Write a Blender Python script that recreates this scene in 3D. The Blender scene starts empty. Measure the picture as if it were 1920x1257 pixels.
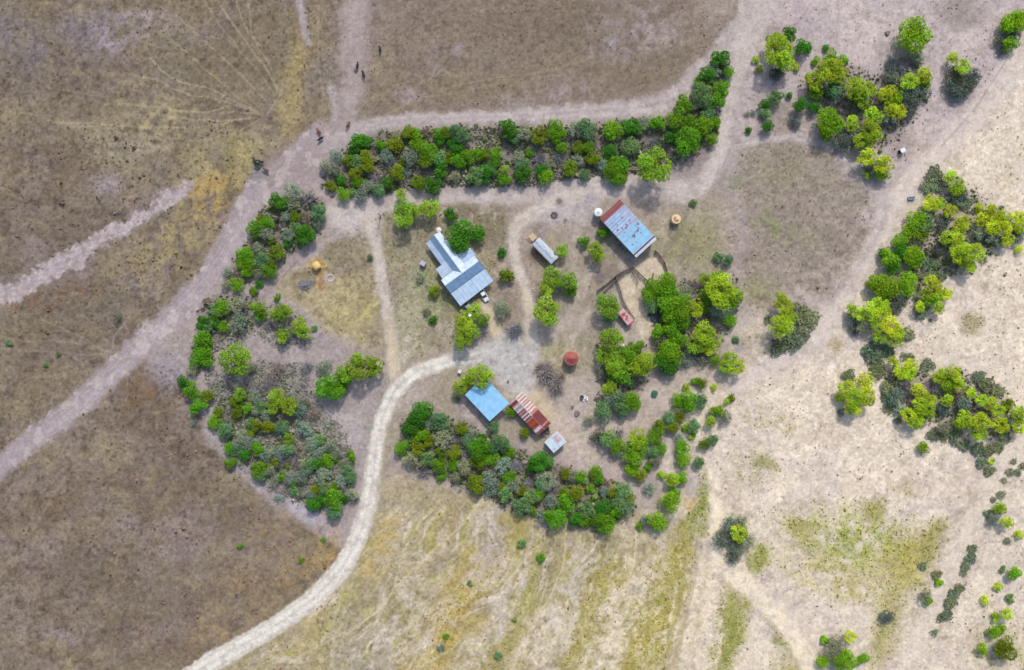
import bpy, bmesh, math, random
import numpy as np
from mathutils import Vector, Matrix
random.seed(7)
S = 0.17                    # metres on the ground per photo pixel
H = 220.0                   # camera height
E = (1.22, 1.17, 1.13)      # light falling on flat ground (photo value / albedo)
SC = bpy.context.scene
COL = SC.collection
R = math.radians

def at(px, py, z=0.0):
    k = S * (H - z) / H
    return Vector(((px - 960) * k, (628.5 - py) * k, z))

def lin1(c):
    c = c / 255.0
    return c / 12.92 if c <= 0.04045 else ((c + 0.055) / 1.055) ** 2.4

def alb(c, k=1.0):
    """colour seen in the photo on a lit flat surface -> albedo"""
    return tuple(min(0.85, lin1(v) / e * k) for v, e in zip(c, E))

# ------------------------------------------------------------------ materials
MATS = {}
def nt(name):
    m = bpy.data.materials.new(name); m.use_nodes = True
    m.node_tree.nodes.clear()
    return m, m.node_tree.nodes, m.node_tree.links

def mat(name, color, rough=0.7, metal=0.0, var=0.12, scale=3.0, bump=0.0):
    if name in MATS: return MATS[name]
    m, n, l = nt(name)
    out = n.new('ShaderNodeOutputMaterial'); b = n.new('ShaderNodeBsdfPrincipled')
    tc = n.new('ShaderNodeTexCoord'); no = n.new('ShaderNodeTexNoise')
    no.inputs['Scale'].default_value = scale; no.inputs['Detail'].default_value = 5
    mr = n.new('ShaderNodeMapRange'); mr.inputs['To Min'].default_value = 1 - var; mr.inputs['To Max'].default_value = 1 + var
    mr.inputs['From Min'].default_value = .25; mr.inputs['From Max'].default_value = .75
    mx = n.new('ShaderNodeVectorMath'); mx.operation = 'SCALE'
    mx.inputs[0].default_value = color[:3]
    l.new(tc.outputs['Object'], no.inputs['Vector']); l.new(no.outputs['Fac'], mr.inputs['Value'])
    l.new(mr.outputs['Result'], mx.inputs['Scale']); l.new(mx.outputs['Vector'], b.inputs['Base Color'])
    b.inputs['Roughness'].default_value = rough; b.inputs['Metallic'].default_value = metal
    if bump:
        bp = n.new('ShaderNodeBump'); bp.inputs['Strength'].default_value = bump; bp.inputs['Distance'].default_value = .05
        l.new(no.outputs['Fac'], bp.inputs['Height']); l.new(bp.outputs['Normal'], b.inputs['Normal'])
    l.new(b.outputs['BSDF'], out.inputs['Surface'])
    MATS[name] = m
    return m

def painted(name, rough=0.55, metal=0.0, var=0.1, scale=2.0, spec=0.4):
    """base colour from the mesh's own 'Col' attribute (sheets, rust, dirt) times fine grime"""
    if name in MATS: return MATS[name]
    m, n, l = nt(name)
    out = n.new('ShaderNodeOutputMaterial'); b = n.new('ShaderNodeBsdfPrincipled')
    a = n.new('ShaderNodeAttribute'); a.attribute_name = 'Col'
    tc = n.new('ShaderNodeTexCoord'); no = n.new('ShaderNodeTexNoise')
    no.inputs['Scale'].default_value = scale; no.inputs['Detail'].default_value = 6
    mr = n.new('ShaderNodeMapRange'); mr.inputs['To Min'].default_value = 1 - var; mr.inputs['To Max'].default_value = 1 + var
    mr.inputs['From Min'].default_value = .3; mr.inputs['From Max'].default_value = .7
    mx = n.new('ShaderNodeVectorMath'); mx.operation = 'SCALE'
    l.new(tc.outputs['Object'], no.inputs['Vector']); l.new(no.outputs['Fac'], mr.inputs['Value'])
    l.new(a.outputs['Color'], mx.inputs[0]); l.new(mr.outputs['Result'], mx.inputs['Scale'])
    l.new(mx.outputs['Vector'], b.inputs['Base Color'])
    b.inputs['Roughness'].default_value = rough; b.inputs['Metallic'].default_value = metal
    b.inputs['Specular IOR Level'].default_value = spec
    l.new(b.outputs['BSDF'], out.inputs['Surface'])
    MATS[name] = m
    return m

def leafmat(name, trans=0.3, objcol=True):
    m, n, l = nt(name)
    out = n.new('ShaderNodeOutputMaterial')
    a = n.new('ShaderNodeAttribute'); a.attribute_name = 'Col'
    oi = n.new('ShaderNodeObjectInfo')
    mx = n.new('ShaderNodeVectorMath'); mx.operation = 'MULTIPLY'
    l.new(a.outputs['Color'], mx.inputs[0])
    if objcol: l.new(oi.outputs['Color'], mx.inputs[1])
    else: mx.inputs[1].default_value = (1, 1, 1)
    d = n.new('ShaderNodeBsdfPrincipled'); t = n.new('ShaderNodeBsdfTranslucent'); ms = n.new('ShaderNodeMixShader')
    d.inputs['Roughness'].default_value = .75; d.inputs['Specular IOR Level'].default_value = .15
    ms.inputs['Fac'].default_value = trans
    l.new(mx.outputs['Vector'], d.inputs['Base Color']); l.new(mx.outputs['Vector'], t.inputs['Color'])
    l.new(d.outputs['BSDF'], ms.inputs[1]); l.new(t.outputs['BSDF'], ms.inputs[2])
    l.new(ms.outputs['Shader'], out.inputs['Surface'])
    return m

# ------------------------------------------------------------------ mesh builder
class MB:
    def __init__(s): s.v = []; s.f = []; s.c = []
    def face(s, pts, col=(.5, .5, .5)):
        i = len(s.v); s.v += [tuple(p) for p in pts]; s.f.append(tuple(range(i, i + len(pts)))); s.c.append(col); return s
    def box(s, x0, x1, y0, y1, z0, z1, col=(.5, .5, .5), rot=0, cen=None):
        P = [(x0,y0,z0),(x1,y0,z0),(x1,y1,z0),(x0,y1,z0),(x0,y0,z1),(x1,y0,z1),(x1,y1,z1),(x0,y1,z1)]
        if rot:
            cx, cy = cen if cen else ((x0+x1)/2, (y0+y1)/2); c, q = math.cos(rot), math.sin(rot)
            P = [(cx+(x-cx)*c-(y-cy)*q, cy+(x-cx)*q+(y-cy)*c, z) for x, y, z in P]
        i = len(s.v); s.v += P
        for f in ((0,3,2,1),(4,5,6,7),(0,1,5,4),(1,2,6,5),(2,3,7,6),(3,0,4,7)):
            s.f.append(tuple(i+k for k in f)); s.c.append(col)
        return s
    def tube(s, a, b, r0, r1=None, n=8, col=(.5,.5,.5), cap=True):
        a = Vector(a); b = Vector(b); r1 = r0 if r1 is None else r1
        d = (b-a).normalized(); u = d.orthogonal().normalized(); w = d.cross(u); i = len(s.v)
        for p, r in ((a, r0), (b, r1)):
            for k in range(n):
                t = 2*math.pi*k/n; s.v.append(tuple(p + u*(r*math.cos(t)) + w*(r*math.sin(t))))
        for k in range(n):
            s.f.append((i+k, i+(k+1)%n, i+n+(k+1)%n, i+n+k)); s.c.append(col)
        if cap:
            s.f.append(tuple(i+k for k in reversed(range(n)))); s.c.append(col)
            s.f.append(tuple(i+n+k for k in range(n))); s.c.append(col)
        return s
    def lathe(s, prof, n=24, col=(.5,.5,.5), cen=(0,0,0), colf=None):
        i = len(s.v)
        for r, z in prof:
            for k in range(n):
                t = 2*math.pi*k/n; s.v.append((cen[0]+r*math.cos(t), cen[1]+r*math.sin(t), cen[2]+z))
        for j in range(len(prof)-1):
            for k in range(n):
                s.f.append((i+j*n+k, i+j*n+(k+1)%n, i+(j+1)*n+(k+1)%n, i+(j+1)*n+k))
                s.c.append(colf(j, k) if colf else col)
        return s
    def prism(s, prof, u0, u1, col=(.5,.5,.5)):
        """profile in (v,z), extruded along u"""
        n = len(prof); i = len(s.v)
        for u in (u0, u1): s.v += [(u, v, z) for v, z in prof]
        for k in range(n):
            s.f.append((i+k, i+(k+1)%n, i+n+(k+1)%n, i+n+k)); s.c.append(col)
        s.f.append(tuple(i+k for k in reversed(range(n)))); s.c.append(col)
        s.f.append(tuple(i+n+k for k in range(n))); s.c.append(col)
        return s
    def sheet(s, p00, p10, p11, p01, nu, nv, colf, th=0.05, rib=0.0, ribn=1):
        """sloping roof sheet with thickness; colf(a, b) in 0..1 along p00->p10 and p00->p01; ribs run along b"""
        p00, p10, p11, p01 = map(Vector, (p00, p10, p11, p01)); i = len(s.v)
        def P(a, b): return (p00*(1-a)+p10*a)*(1-b) + (p01*(1-a)+p11*a)*b
        for a in range(nu+1):
            for b in range(nv+1):
                p = P(a/nu, b/nv); 
                if rib: p = p + Vector((0, 0, rib*(1 if (a % ribn == 0) else 0)))
                s.v.append(tuple(p))
        W = nv+1
        for a in range(nu):
            for b in range(nv):
                s.f.append((i+a*W+b, i+(a+1)*W+b, i+(a+1)*W+b+1, i+a*W+b+1)); s.c.append(colf((a+.5)/nu, (b+.5)/nv))
        dz = Vector((0, 0, -th)); q = [p00, p10, p11, p01]; low = [x+dz for x in q]
        s.face([low[3], low[2], low[1], low[0]], (.2, .2, .2))
        for k in range(4): s.face([low[k], low[(k+1)%4], q[(k+1)%4], q[k]], colf(.5, .5))
        return s
    def build(s, name, m, parent=None, smooth=False, loc=None):
        me = bpy.data.meshes.new(name); me.from_pydata(s.v, [], s.f)
        ca = me.color_attributes.new('Col', 'FLOAT_COLOR', 'CORNER')
        tot = np.fromiter((len(f) for f in s.f), int); arr = np.ones((tot.sum(), 4), np.float32)
        arr[:, :3] = np.repeat(np.array([c[:3] for c in s.c], np.float32), tot, axis=0)
        ca.data.foreach_set('color', arr.ravel())
        if smooth: me.polygons.foreach_set('use_smooth', [True]*len(me.polygons))
        me.materials.append(m); me.update()
        o = bpy.data.objects.new(name, me); COL.objects.link(o)
        if parent: o.parent = parent
        if loc is not None: o.location = loc
        return o

def np_mesh(name, V, F, C, m):
    """V (n,3), F (m,4) quads, C (m,3) per face"""
    me = bpy.data.meshes.new(name); n = len(F)
    k = F.shape[1]
    me.vertices.add(len(V)); me.vertices.foreach_set('co', V.astype(np.float32).ravel())
    me.loops.add(n*k); me.loops.foreach_set('vertex_index', F.astype(np.int32).ravel())
    me.polygons.add(n); me.polygons.foreach_set('loop_start', np.arange(0, n*k, k, dtype=np.int32))
    me.polygons.foreach_set('loop_total', np.full(n, k, np.int32))
    me.update(calc_edges=True)
    ca = me.color_attributes.new('Col', 'FLOAT_COLOR', 'CORNER')
    arr = np.ones((n*k, 4), np.float32); arr[:, :3] = np.repeat(C, k, axis=0)
    ca.data.foreach_set('color', arr.ravel()); me.materials.append(m)
    return me

def tag(o, label=None, cat=None, group=None, kind=None):
    if label: o['label'] = label
    if cat: o['category'] = cat
    if group: o['group'] = group
    if kind: o['kind'] = kind
    return o

def thing(name, label, cat, loc, rz=0.0, group=None):
    o = bpy.data.objects.new(name, None); COL.objects.link(o); o.empty_display_size = .3
    o.location = loc; o.rotation_euler = (0, 0, rz)
    return tag(o, label, cat, group)

def img_dir(dx, dy): return math.atan2(-dy, dx)
# ------------------------------------------------------------------ ground
STEP = 2.0
def axis(lo, hi):
    fine = np.arange(lo, hi + .1, STEP)
    g = STEP * 1.35 ** np.arange(1, 29); far = np.cumsum(g)
    return np.concatenate([lo - far[::-1], fine, hi + far])
XS = axis(-40, 1960); YS = axis(-40, 1297)
CX, CY = np.meshgrid(XS, YS)          # rows = y

def vnoise(x, y, sc, seed):
    rs = np.random.RandomState(seed); N = 256; g = rs.rand(N, N).astype(np.float32)
    u = x / sc; v = y / sc
    i = np.floor(u).astype(int); j = np.floor(v).astype(int); a = u - i; b = v - j
    a = a*a*(3-2*a); b = b*b*(3-2*b); i %= N; j %= N; i2 = (i+1) % N; j2 = (j+1) % N
    return (g[j, i]*(1-a)+g[j, i2]*a)*(1-b) + (g[j2, i]*(1-a)+g[j2, i2]*a)*b
def fbm(x, y, sc, seed, oc=4):
    t = 0; w = 0; k = 1.0
    for o in range(oc):
        t = t + k*vnoise(x+17.3*o, y-9.1*o, sc/2**o, seed+o); w += k; k *= .55
    return t/w
WX = (fbm(CX, CY, 26, 11)-.5)*2; WY = (fbm(CX, CY, 26, 21)-.5)*2
N1 = fbm(CX, CY, 14, 31); N2 = fbm(CX, CY, 60, 41); N3 = fbm(CX, CY, 6, 51, 3)
C = np.zeros(CX.shape+(3,), np.float32)
TD = np.zeros(CX.shape, np.float32); GD = np.zeros(CX.shape, np.float32); UG = np.zeros(CX.shape, np.float32); BELT = np.zeros(CX.shape, np.float32); ROUGH = np.ones(CX.shape, np.float32)
ROAD = {}
def sm(e0, e1, x):
    t = np.clip((x-e0)/(e1-e0), 0, 1); return t*t*(3-2*t)
def box_of(xs, ys, pad):
    x0 = np.searchsorted(XS, min(xs)-pad); x1 = np.searchsorted(XS, max(xs)+pad)
    y0 = np.searchsorted(YS, min(ys)-pad); y1 = np.searchsorted(YS, max(ys)+pad)
    return slice(y0, y1), slice(x0, x1)
def mixin(sl, m, col, td, gd):
    c = np.array(alb(col), np.float32) if col is not None else None
    if c is not None: C[sl] += (c - C[sl]) * m[..., None]
    if td is not None: TD[sl] += (td - TD[sl]) * m
    if gd is not None: GD[sl] += (gd - GD[sl]) * m
def brk(sl, m, b, nz):
    if b: m = m * sm(.5-.28/b*.5+.02, .5+.28/b*.5-.02, nz[sl]) if b > 0 else m
    return m
def stroke(pts, w, col, soft=5, op=1., warp=4, b=0, td=0.0, gd=0.0, road=None, nz=None, smooth=True, rag=0):
    P = np.array(pts, float)
    if smooth and len(P) > 2:                      # Catmull-Rom
        Q = np.vstack([2*P[0]-P[1], P, 2*P[-1]-P[-2]]); o = []
        for k in range(1, len(Q)-2):
            for t in np.linspace(0, 1, 5, endpoint=False):
                o.append(.5*((2*Q[k])+(-Q[k-1]+Q[k+1])*t+(2*Q[k-1]-5*Q[k]+4*Q[k+1]-Q[k+2])*t*t+(-Q[k-1]+3*Q[k]-3*Q[k+1]+Q[k+2])*t**3))
        o.append(P[-1]); T = np.linspace(0, len(P)-1, len(o)); P = np.array(o)
    else: T = np.arange(len(P), dtype=float)
    Wd = np.interp(T, np.arange(len(w)), w) if isinstance(w, (list, tuple)) else np.full(len(P), float(w))
    pad = Wd.max()/2+soft+warp+2
    sl = box_of(P[:, 0], P[:, 1], pad); by, bx = sl[0].start, sl[1].start
    best = np.full(CX[sl].shape, 1e9)
    for k in range(len(P)-1):
        a = P[k]; d = P[k+1]-a; L = d@d
        if L < 1e-6: continue
        q = box_of([a[0], P[k+1][0]], [a[1], P[k+1][1]], pad)
        X = CX[q]+WX[q]*warp; Y = CY[q]+WY[q]*warp; t = np.clip(((X-a[0])*d[0]+(Y-a[1])*d[1])/L, 0, 1)
        dist = np.hypot(X-a[0]-t*d[0], Y-a[1]-t*d[1]) - (Wd[k]+(Wd[k+1]-Wd[k])*t)/2
        w_ = (slice(q[0].start-by, q[0].stop-by), slice(q[1].start-bx, q[1].stop-bx)); best[w_] = np.minimum(best[w_], dist)
    if rag: best = best+((N1[sl]-.5)*.6+(N3[sl]-.5)*.8)*rag
    m = sm(soft, -soft, best)*op
    if b: m = m*sm(.49-.17/b, .49+.17/b, (N1 if nz is None else nz)[sl])
    mixin(sl, m, col, td, gd)
    if road:
        r = ROAD.setdefault(road, np.zeros(CX.shape, bool)); r[sl] |= best < 0
        ROUGH[sl] *= 1-.75*sm(soft, -soft, best)
def area(pts, col, soft=14, op=1., warp=10, b=0, td=None, gd=None, nz=None, ug=None):
    P = np.array(pts, float); sl = box_of(P[:, 0], P[:, 1], soft+warp+2)
    X = CX[sl]+WX[sl]*warp; Y = CY[sl]+WY[sl]*warp
    ins = np.zeros(X.shape, bool); best = np.full(X.shape, 1e9)
    for k in range(len(P)):
        a = P[k]; c = P[(k+1) % len(P)]; d = c-a; L = d@d
        t = np.clip(((X-a[0])*d[0]+(Y-a[1])*d[1])/L, 0, 1)
        best = np.minimum(best, np.hypot(X-a[0]-t*d[0], Y-a[1]-t*d[1]))
        if a[1] != c[1]:
            cr = ((a[1] > Y) != (c[1] > Y)) & (X < (c[0]-a[0])*(Y-a[1])/(c[1]-a[1])+a[0]); ins ^= cr
    sd = np.where(ins, -best, best); m = sm(soft, -soft, sd)*op
    if ug: UG[sl] = np.maximum(UG[sl], m*ug)
    if b: m = m*sm(.49-.17/b, .49+.17/b, (N1 if nz is None else nz)[sl])
    mixin(sl, m, col, td, gd)
def blob(x, y, rx, ry, col, ang=0, soft=.7, op=1., warp=8, b=0, td=None, gd=None, nz=None):
    sl = box_of([x-max(rx, ry)*1.6, x+max(rx, ry)*1.6], [y-max(rx, ry)*1.6, y+max(rx, ry)*1.6], warp)
    X = CX[sl]+WX[sl]*warp-x; Y = CY[sl]+WY[sl]*warp-y; c, s = math.cos(R(ang)), math.sin(R(ang))
    d = np.hypot((X*c+Y*s)/rx, (-X*s+Y*c)/ry); m = sm(1+soft, 1-soft, d)*op
    if b: m = m*sm(.49-.17/b, .49+.17/b, (N1 if nz is None else nz)[sl])
    mixin(sl, m, col, td, gd)

FULL = (slice(None), slice(None))
# --- base: taupe bare soil everywhere, going to pale sand in the lower right
C[:] = alb((168, 152, 146))
mixin(FULL, sm(.42, .62, N2)*.6, (180, 165, 158), None, None)
BROWN = (118, 102, 88); DARKB = (98, 82, 70); TAN = (152, 136, 116); LILAC = (160, 146, 146); GOLD = (178, 150, 92)
SAND = (226, 208, 186); SAND2 = (206, 190, 176); YEL = (166, 152, 106); GREENY = (158, 150, 84); ROADC = (226, 217, 203)
far = [(-99999, -99999), (99999, -99999), (99999, 99999), (-99999, 99999)]
# left pasture, above and below the diagonal track
area([(-9e4, -9e4), (690, -9e4), (640, 150), (560, 300), (470, 370), (390, 510), (250, 650), (90, 800), (-60, 900), (-9e4, 900)], (131, 117, 104), 20, td=.5)
area([(-60, 900), (90, 815), (270, 670), (350, 690), (400, 830), (500, 930), (620, 1010), (660, 1040), (560, 1150), (400, 1245), (300, 1300), (200, 9e4), (-9e4, 9e4), (-9e4, 900)], (136, 121, 107), 14, td=.5)
# top centre pasture
area([(735, -9e4), (1400, -9e4), (1390, 40), (1330, 95), (1260, 165), (1150, 200), (900, 212), (720, 222), (660, 235), (690, 120)], (136, 120, 106), 16, td=.35)
# sands on the right
area([(1400, -9e4), (9e4, -9e4), (9e4, 120), (1900, 150), (1780, 280), (1650, 420), (1560, 560), (1450, 560), (1380, 440), (1380, 250), (1400, 100)], (188, 172, 168), 20, td=.1)
area([(1920, 60), (9e4, 60), (9e4, 9e4), (1320, 9e4), (1300, 1150), (1330, 940), (1290, 860), (1250, 740), (1360, 700), (1560, 590), (1640, 480), (1720, 340), (1830, 210)], SAND, 26, td=.16)
area([(1440, 620), (1640, 570), (1960, 560), (1960, 900), (1500, 930), (1340, 860), (1350, 740)], (231, 213, 190), 30, .8)
mixin(FULL, sm(.5, .68, fbm(CX, CY, 90, 71))*sm(1250, 1400, CX)*.5, (206, 189, 178), None, None)
# south pasture
area([(740, 890), (900, 930), (1000, 990), (1180, 1000), (1300, 1000), (1330, 9e4), (300, 9e4), (330, 1275), (540, 1180), (650, 1080), (700, 960)], (180, 164, 128), 22, warp=18, td=.4)
# yard and lanes
area([(620, 380), (800, 370), (1000, 370), (1250, 350), (1340, 360), (1360, 560), (1340, 700), (1200, 760), (1180, 880), (1000, 830), (780, 730), (720, 700), (640, 560)], (168, 152, 138), 24, .9, td=.12)
area([(360, 560), (500, 540), (640, 640), (740, 720), (700, 850), (680, 950), (640, 985), (520, 950), (420, 850), (350, 720)], (168, 154, 150), 20, .9, td=.12)
# grass about the house
area([(705, 400), (760, 385), (940, 385), (950, 420), (935, 490), (930, 560), (850, 640), (760, 685), (745, 650), (725, 540)], (158, 146, 122), 12, .9, td=.45, gd=.12)
area([(860, 385), (960, 390), (940, 460), (880, 460)], (128, 116, 94), 12, .7, td=.4)
area([(590, 480), (680, 440), (705, 520), (722, 640), (700, 660), (620, 620), (540, 560), (520, 540)], (172, 158, 118), 14, .9, td=.5)
area([(600, 450), (680, 440), (700, 500), (620, 510)], (150, 138, 116), 12, .8, td=.5)
for x, y, rx, ry, c, o in [(660, 590, 50, 34, (186, 172, 112), .7), (610, 560, 40, 24, (190, 172, 126), .6), (800, 560, 46, 60, (158, 150, 122), .6),
    (770, 640, 40, 30, (174, 162, 136), .7), (800, 470, 30, 50, (150, 140, 118), .5), (1010, 540, 26, 40, (168, 150, 130), .6), (955, 560, 22, 60, (150, 134, 114), .7),
    (1010, 480, 18, 20, (132, 112, 92), .8), (1100, 560, 60, 40, (160, 146, 130), .5), (1140, 480, 40, 26, (158, 142, 128), .5), (1290, 440, 60, 40, (146, 140, 104), .75),
    (1340, 410, 30, 60, (160, 148, 122), .6), (1040, 660, 40, 30, (166, 154, 122), .7), (1080, 640, 30, 20, (150, 144, 112), .5), (1060, 690, 50, 30, (168, 152, 130), .5),
    (1180, 780, 60, 22, (146, 130, 124), .45), (860, 830, 110, 18, (176, 158, 152), .6), (860, 770, 60, 26, (168, 150, 142), .6), (1130, 860, 60, 40, (172, 154, 146), .6)]:
    blob(x, y, rx, ry, c, op=o, td=.35)
blob(690, 790, 34, 24, (176, 166, 160), op=.5); blob(655, 800, 40, 30, (188, 176, 172), op=.6)
blob(700, 820, 16, 40, (150, 140, 124), op=.6, td=.3)
# corral floor
area([(1160, 520), (1182, 502), (1222, 480), (1240, 478), (1258, 525), (1225, 540), (1215, 590), (1200, 600), (1170, 560)], (190, 170, 146), 5, .95, warp=3, td=0)
area([(1200, 590), (1216, 585), (1235, 612), (1222, 640), (1205, 650), (1192, 620)], (184, 164, 144), 8, .8, td=0)
# circular paddock right of the barn
area([(1385, 270), (1480, 255), (1560, 290), (1620, 335), (1650, 400), (1620, 500), (1550, 560), (1480, 570), (1400, 580), (1365, 470), (1372, 380)], (162, 147, 134), 26, .95, 26, td=.5)
area([(1390, 275), (1480, 262), (1555, 300), (1540, 360), (1420, 340)], (146, 135, 108), 28, .75, 22, td=.55)
blob(1460, 420, 60, 50, (136, 128, 98), op=.7, b=1, td=.5); blob(1540, 470, 50, 60, (150, 136, 118), op=.7, td=.5)
blob(1420, 540, 40, 30, (156, 146, 112), op=.7, td=.5)
area([(1400, 285), (1480, 268), (1560, 300), (1630, 380), (1600, 480), (1540, 540), (1420, 560), (1385, 450)], (154, 141, 128), 26, .6, 20, td=.5)
blob(1290, 480, 60, 40, (150, 142, 108), op=.5, td=.5)
past = np.clip((TD-.3)*5, 0, 1)*np.clip((1360-CX)/60, .25, 1)
for sc_, sd_, c_, lo_, op_ in ((46, 201, (110, 93, 79), .54, .5), (34, 202, (152, 136, 106), .56, .5), (80, 203, (146, 130, 124), .56, .5), (22, 204, (112, 97, 78), .57, .45), (120, 205, (140, 126, 98), .54, .4)):
    mixin(FULL, (past*sm(lo_, lo_+.12, fbm(CX*.8+CY*.35, CY*1.0-CX*.2, sc_, sd_))*op_).astype(np.float32), c_, None, None)
yard = np.clip((CX-660)/60, 0, 1)*np.clip((1330-CX)/60, 0, 1)*np.clip((CY-370)/30, 0, 1)*np.clip((900-CY)/50, 0, 1)
for sc_, sd_, c_, lo_, op_ in ((38, 211, (150, 134, 118), .52, .5), (30, 212, (196, 181, 166), .55, .5), (16, 213, (146, 132, 120), .57, .45), (60, 214, (160, 152, 118), .56, .4)):
    mixin(FULL, (yard*sm(lo_, lo_+.12, fbm(CX+CY*.25, CY*.7-CX*.2, sc_, sd_))*op_).astype(np.float32), c_, None, None)
sandy = np.clip((CX-1330)/80, 0, 1)*np.maximum(np.clip((CX-1680)/60, 0, 1), np.clip((CY-570)/60, 0, 1))
for sc_, sd_, c_, lo_, op_ in ((26, 221, (198, 178, 156), .56, .45), (12, 222, (190, 170, 148), .62, .4), (60, 223, (234, 216, 190), .5, .5)):
    mixin(FULL, (sandy*np.clip((CY-CX*.3+330)/200, 0, 1)*sm(lo_, lo_+.12, fbm(CX*.8+CY*.3, CY-CX*.25, sc_, sd_))*op_).astype(np.float32), c_, None, None)
# --- left pasture colour patches
rs = np.random.RandomState(3)
area([(-200, 180), (100, 190), (330, 200), (440, 240), (470, 290), (430, 350), (330, 330), (230, 330), (120, 260), (-200, 250)], (150, 138, 110), 40, .7, b=.7, nz=N2, td=.5)
for x, y, rx, ry, c, o in [(300, 230, 60, 60, (166, 152, 116), .8), (420, 300, 70, 34, (162, 148, 108), .8), (380, 340, 60, 20, (168, 152, 110), .7),
    (410, 350, 40, 30, GOLD, .95), (385, 380, 36, 34, (178, 150, 92), .9), (340, 430, 50, 40, (166, 148, 100), .8), (300, 470, 60, 50, (156, 140, 102), .8),
    (60, 60, 130, 60, (124, 114, 114), .8), (190, 60, 60, 40, (146, 134, 140), .6), (280, 40, 60, 24, (166, 150, 148), .7), (215, 80, 40, 20, (164, 148, 150), .7),
    (330, 110, 50, 50, (124, 116, 100), .7), (420, 130, 80, 60, (118, 104, 80), .6), (360, 20, 50, 30, (132, 116, 88), .7), (500, 60, 60, 60, (126, 112, 92), .6),
    (60, 300, 100, 50, (116, 100, 84), .8), (80, 420, 120, 60, (112, 99, 84), .8), (150, 350, 60, 30, (126, 112, 94), .7), (200, 350, 26, 20, (162, 148, 146), .8),
    (240, 280, 60, 26, (158, 144, 130), .6), (430, 180, 60, 40, (136, 122, 102), .6), (100, 620, 120, 60, (124, 110, 90), .6), (200, 560, 60, 40, (120, 112, 96), .7),
    (60, 560, 60, 20, (126, 98, 78), .7), (150, 545, 40, 20, (130, 102, 80), .6), (260, 520, 60, 40, (150, 134, 102), .6), (40, 740, 90, 50, (130, 114, 92), .6),
    (560, 140, 16, 70, (166, 146, 100), .8), (540, 200, 24, 60, (164, 146, 102), .75), (500, 260, 50, 26, (160, 146, 112), .7), (450, 300, 30, 40, (174, 156, 108), .6),
    (600, 160, 30, 80, (136, 124, 110), .7), (600, 210, 30, 30, (146, 130, 100), .7), (470, 100, 50, 80, (128, 114, 96), .5),
    (580, 60, 30, 60, (144, 126, 94), .5), (430, 310, 16, 30, (110, 104, 70), .5)]:
    blob(x, y, rx, ry, c, op=o, b=.8 if rx > 30 else 0, nz=N2 if rx > 60 else N1, td=.5)
# bottom left pasture patches
for x, y, rx, ry, c, o in [(290, 760, 40, 60, (100, 84, 68), .7), (260, 730, 34, 34, (140, 108, 76), .6), (330, 850, 40, 50, (98, 80, 68), .7), (370, 920, 46, 40, (104, 88, 72), .6),
    (440, 960, 50, 40, (102, 88, 74), .6), (270, 960, 30, 30, (92, 78, 66), .7), (70, 1075, 36, 20, (92, 68, 56), .8), (150, 1060, 70, 50, (112, 98, 84), .6),
    (520, 1010, 60, 40, (142, 122, 90), .7), (470, 1110, 80, 40, (140, 116, 86), .7), (560, 1090, 50, 34, (148, 124, 86), .6), (400, 1190, 60, 26, (152, 128, 92), .6), (480, 1150, 60, 20, (148, 126, 92), .6),
    (615, 1020, 22, 50, (176, 146, 92), .8), (590, 1070, 24, 26, (160, 132, 88), .6), (240, 980, 26, 20, (144, 132, 130), .6), (120, 1190, 60, 18, (150, 138, 134), .5), (50, 1190, 40, 20, (142, 130, 122), .5),
    (200, 1130, 90, 60, (116, 102, 84), .6), (300, 1120, 60, 60, (122, 108, 96), .6), (90, 920, 90, 60, (126, 108, 88), .6), (340, 1230, 60, 30, (112, 92, 76), .6), (560, 960, 40, 24, (150, 130, 104), .6), (520, 850, 0.1, .1, BROWN, 0)]:
    blob(x, y, rx, ry, c, op=o, b=.8, nz=N2 if rx > 60 else N1, td=.6)
stroke([(345, 690), (385, 780), (430, 850), (500, 915), (580, 970), (610, 990)], [20, 14, 20, 22, 24, 34], (176, 164, 166), 9, .85, b=.5)
blob(575, 960, 26, 14, (186, 176, 182), 30); blob(320, 690, 40, 40, (160, 148, 152), op=.8); blob(330, 640, 30, 30, (158, 146, 134), op=.6, td=.3)
# top centre pasture patches
for x, y, rx, ry, c, o in [(820, 60, 80, 40, (140, 122, 108), .6), (1000, 40, 120, 40, (126, 110, 94), .7), (1100, 60, 60, 50, (120, 108, 88), .6), (900, 110, 80, 30, (132, 118, 100), .6),
    (1160, 95, 50, 20, (162, 150, 156), .8), (1110, 40, 30, 20, (158, 146, 140), .5), (1210, 40, 60, 40, (164, 150, 148), .6), (840, 95, 30, 10, (164, 150, 156), .8), (1190, 130, 50, 40, (132, 114, 94), .7),
    (1080, 130, 60, 30, (140, 124, 102), .6), (900, 160, 100, 30, (142, 126, 96), .7), (760, 180, 60, 30, (144, 128, 100), .6), (1050, 170, 60, 30, (156, 138, 136), .6), (960, 190, 30, 14, (160, 146, 140), .6),
    (770, 180, 30, 14, (162, 148, 156), .5), (1250, 120, 50, 40, (126, 116, 92), .6), (1240, 70, 40, 30, (172, 158, 150), .5), (830, 130, 40, 16, (156, 142, 138), .5), (710, 130, 30, 24, (146, 132, 100), .6), (720, 60, 30, 60, (142, 126, 112), .6)]:
    blob(x, y, rx, ry, c, op=o, b=.8, nz=N2 if rx > 60 else N1, td=.35)
wq = fbm(CX, CY, 120, 401, 2)-.5; wr = fbm(CX, CY, 34, 402, 2)-.5; th = np.clip((1150-CX)/500, 0, 1)*.3
ub = (CX-900)*(.42+th)-(CY-1000)*.91+wr*40; vb = (CX-900)*.91+(CY-1000)*(.42+th)+wq*110+wr*22; SPB = sm(.38, .6, fbm(CX, CY, 70, 403, 3))*.6+.4
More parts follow.
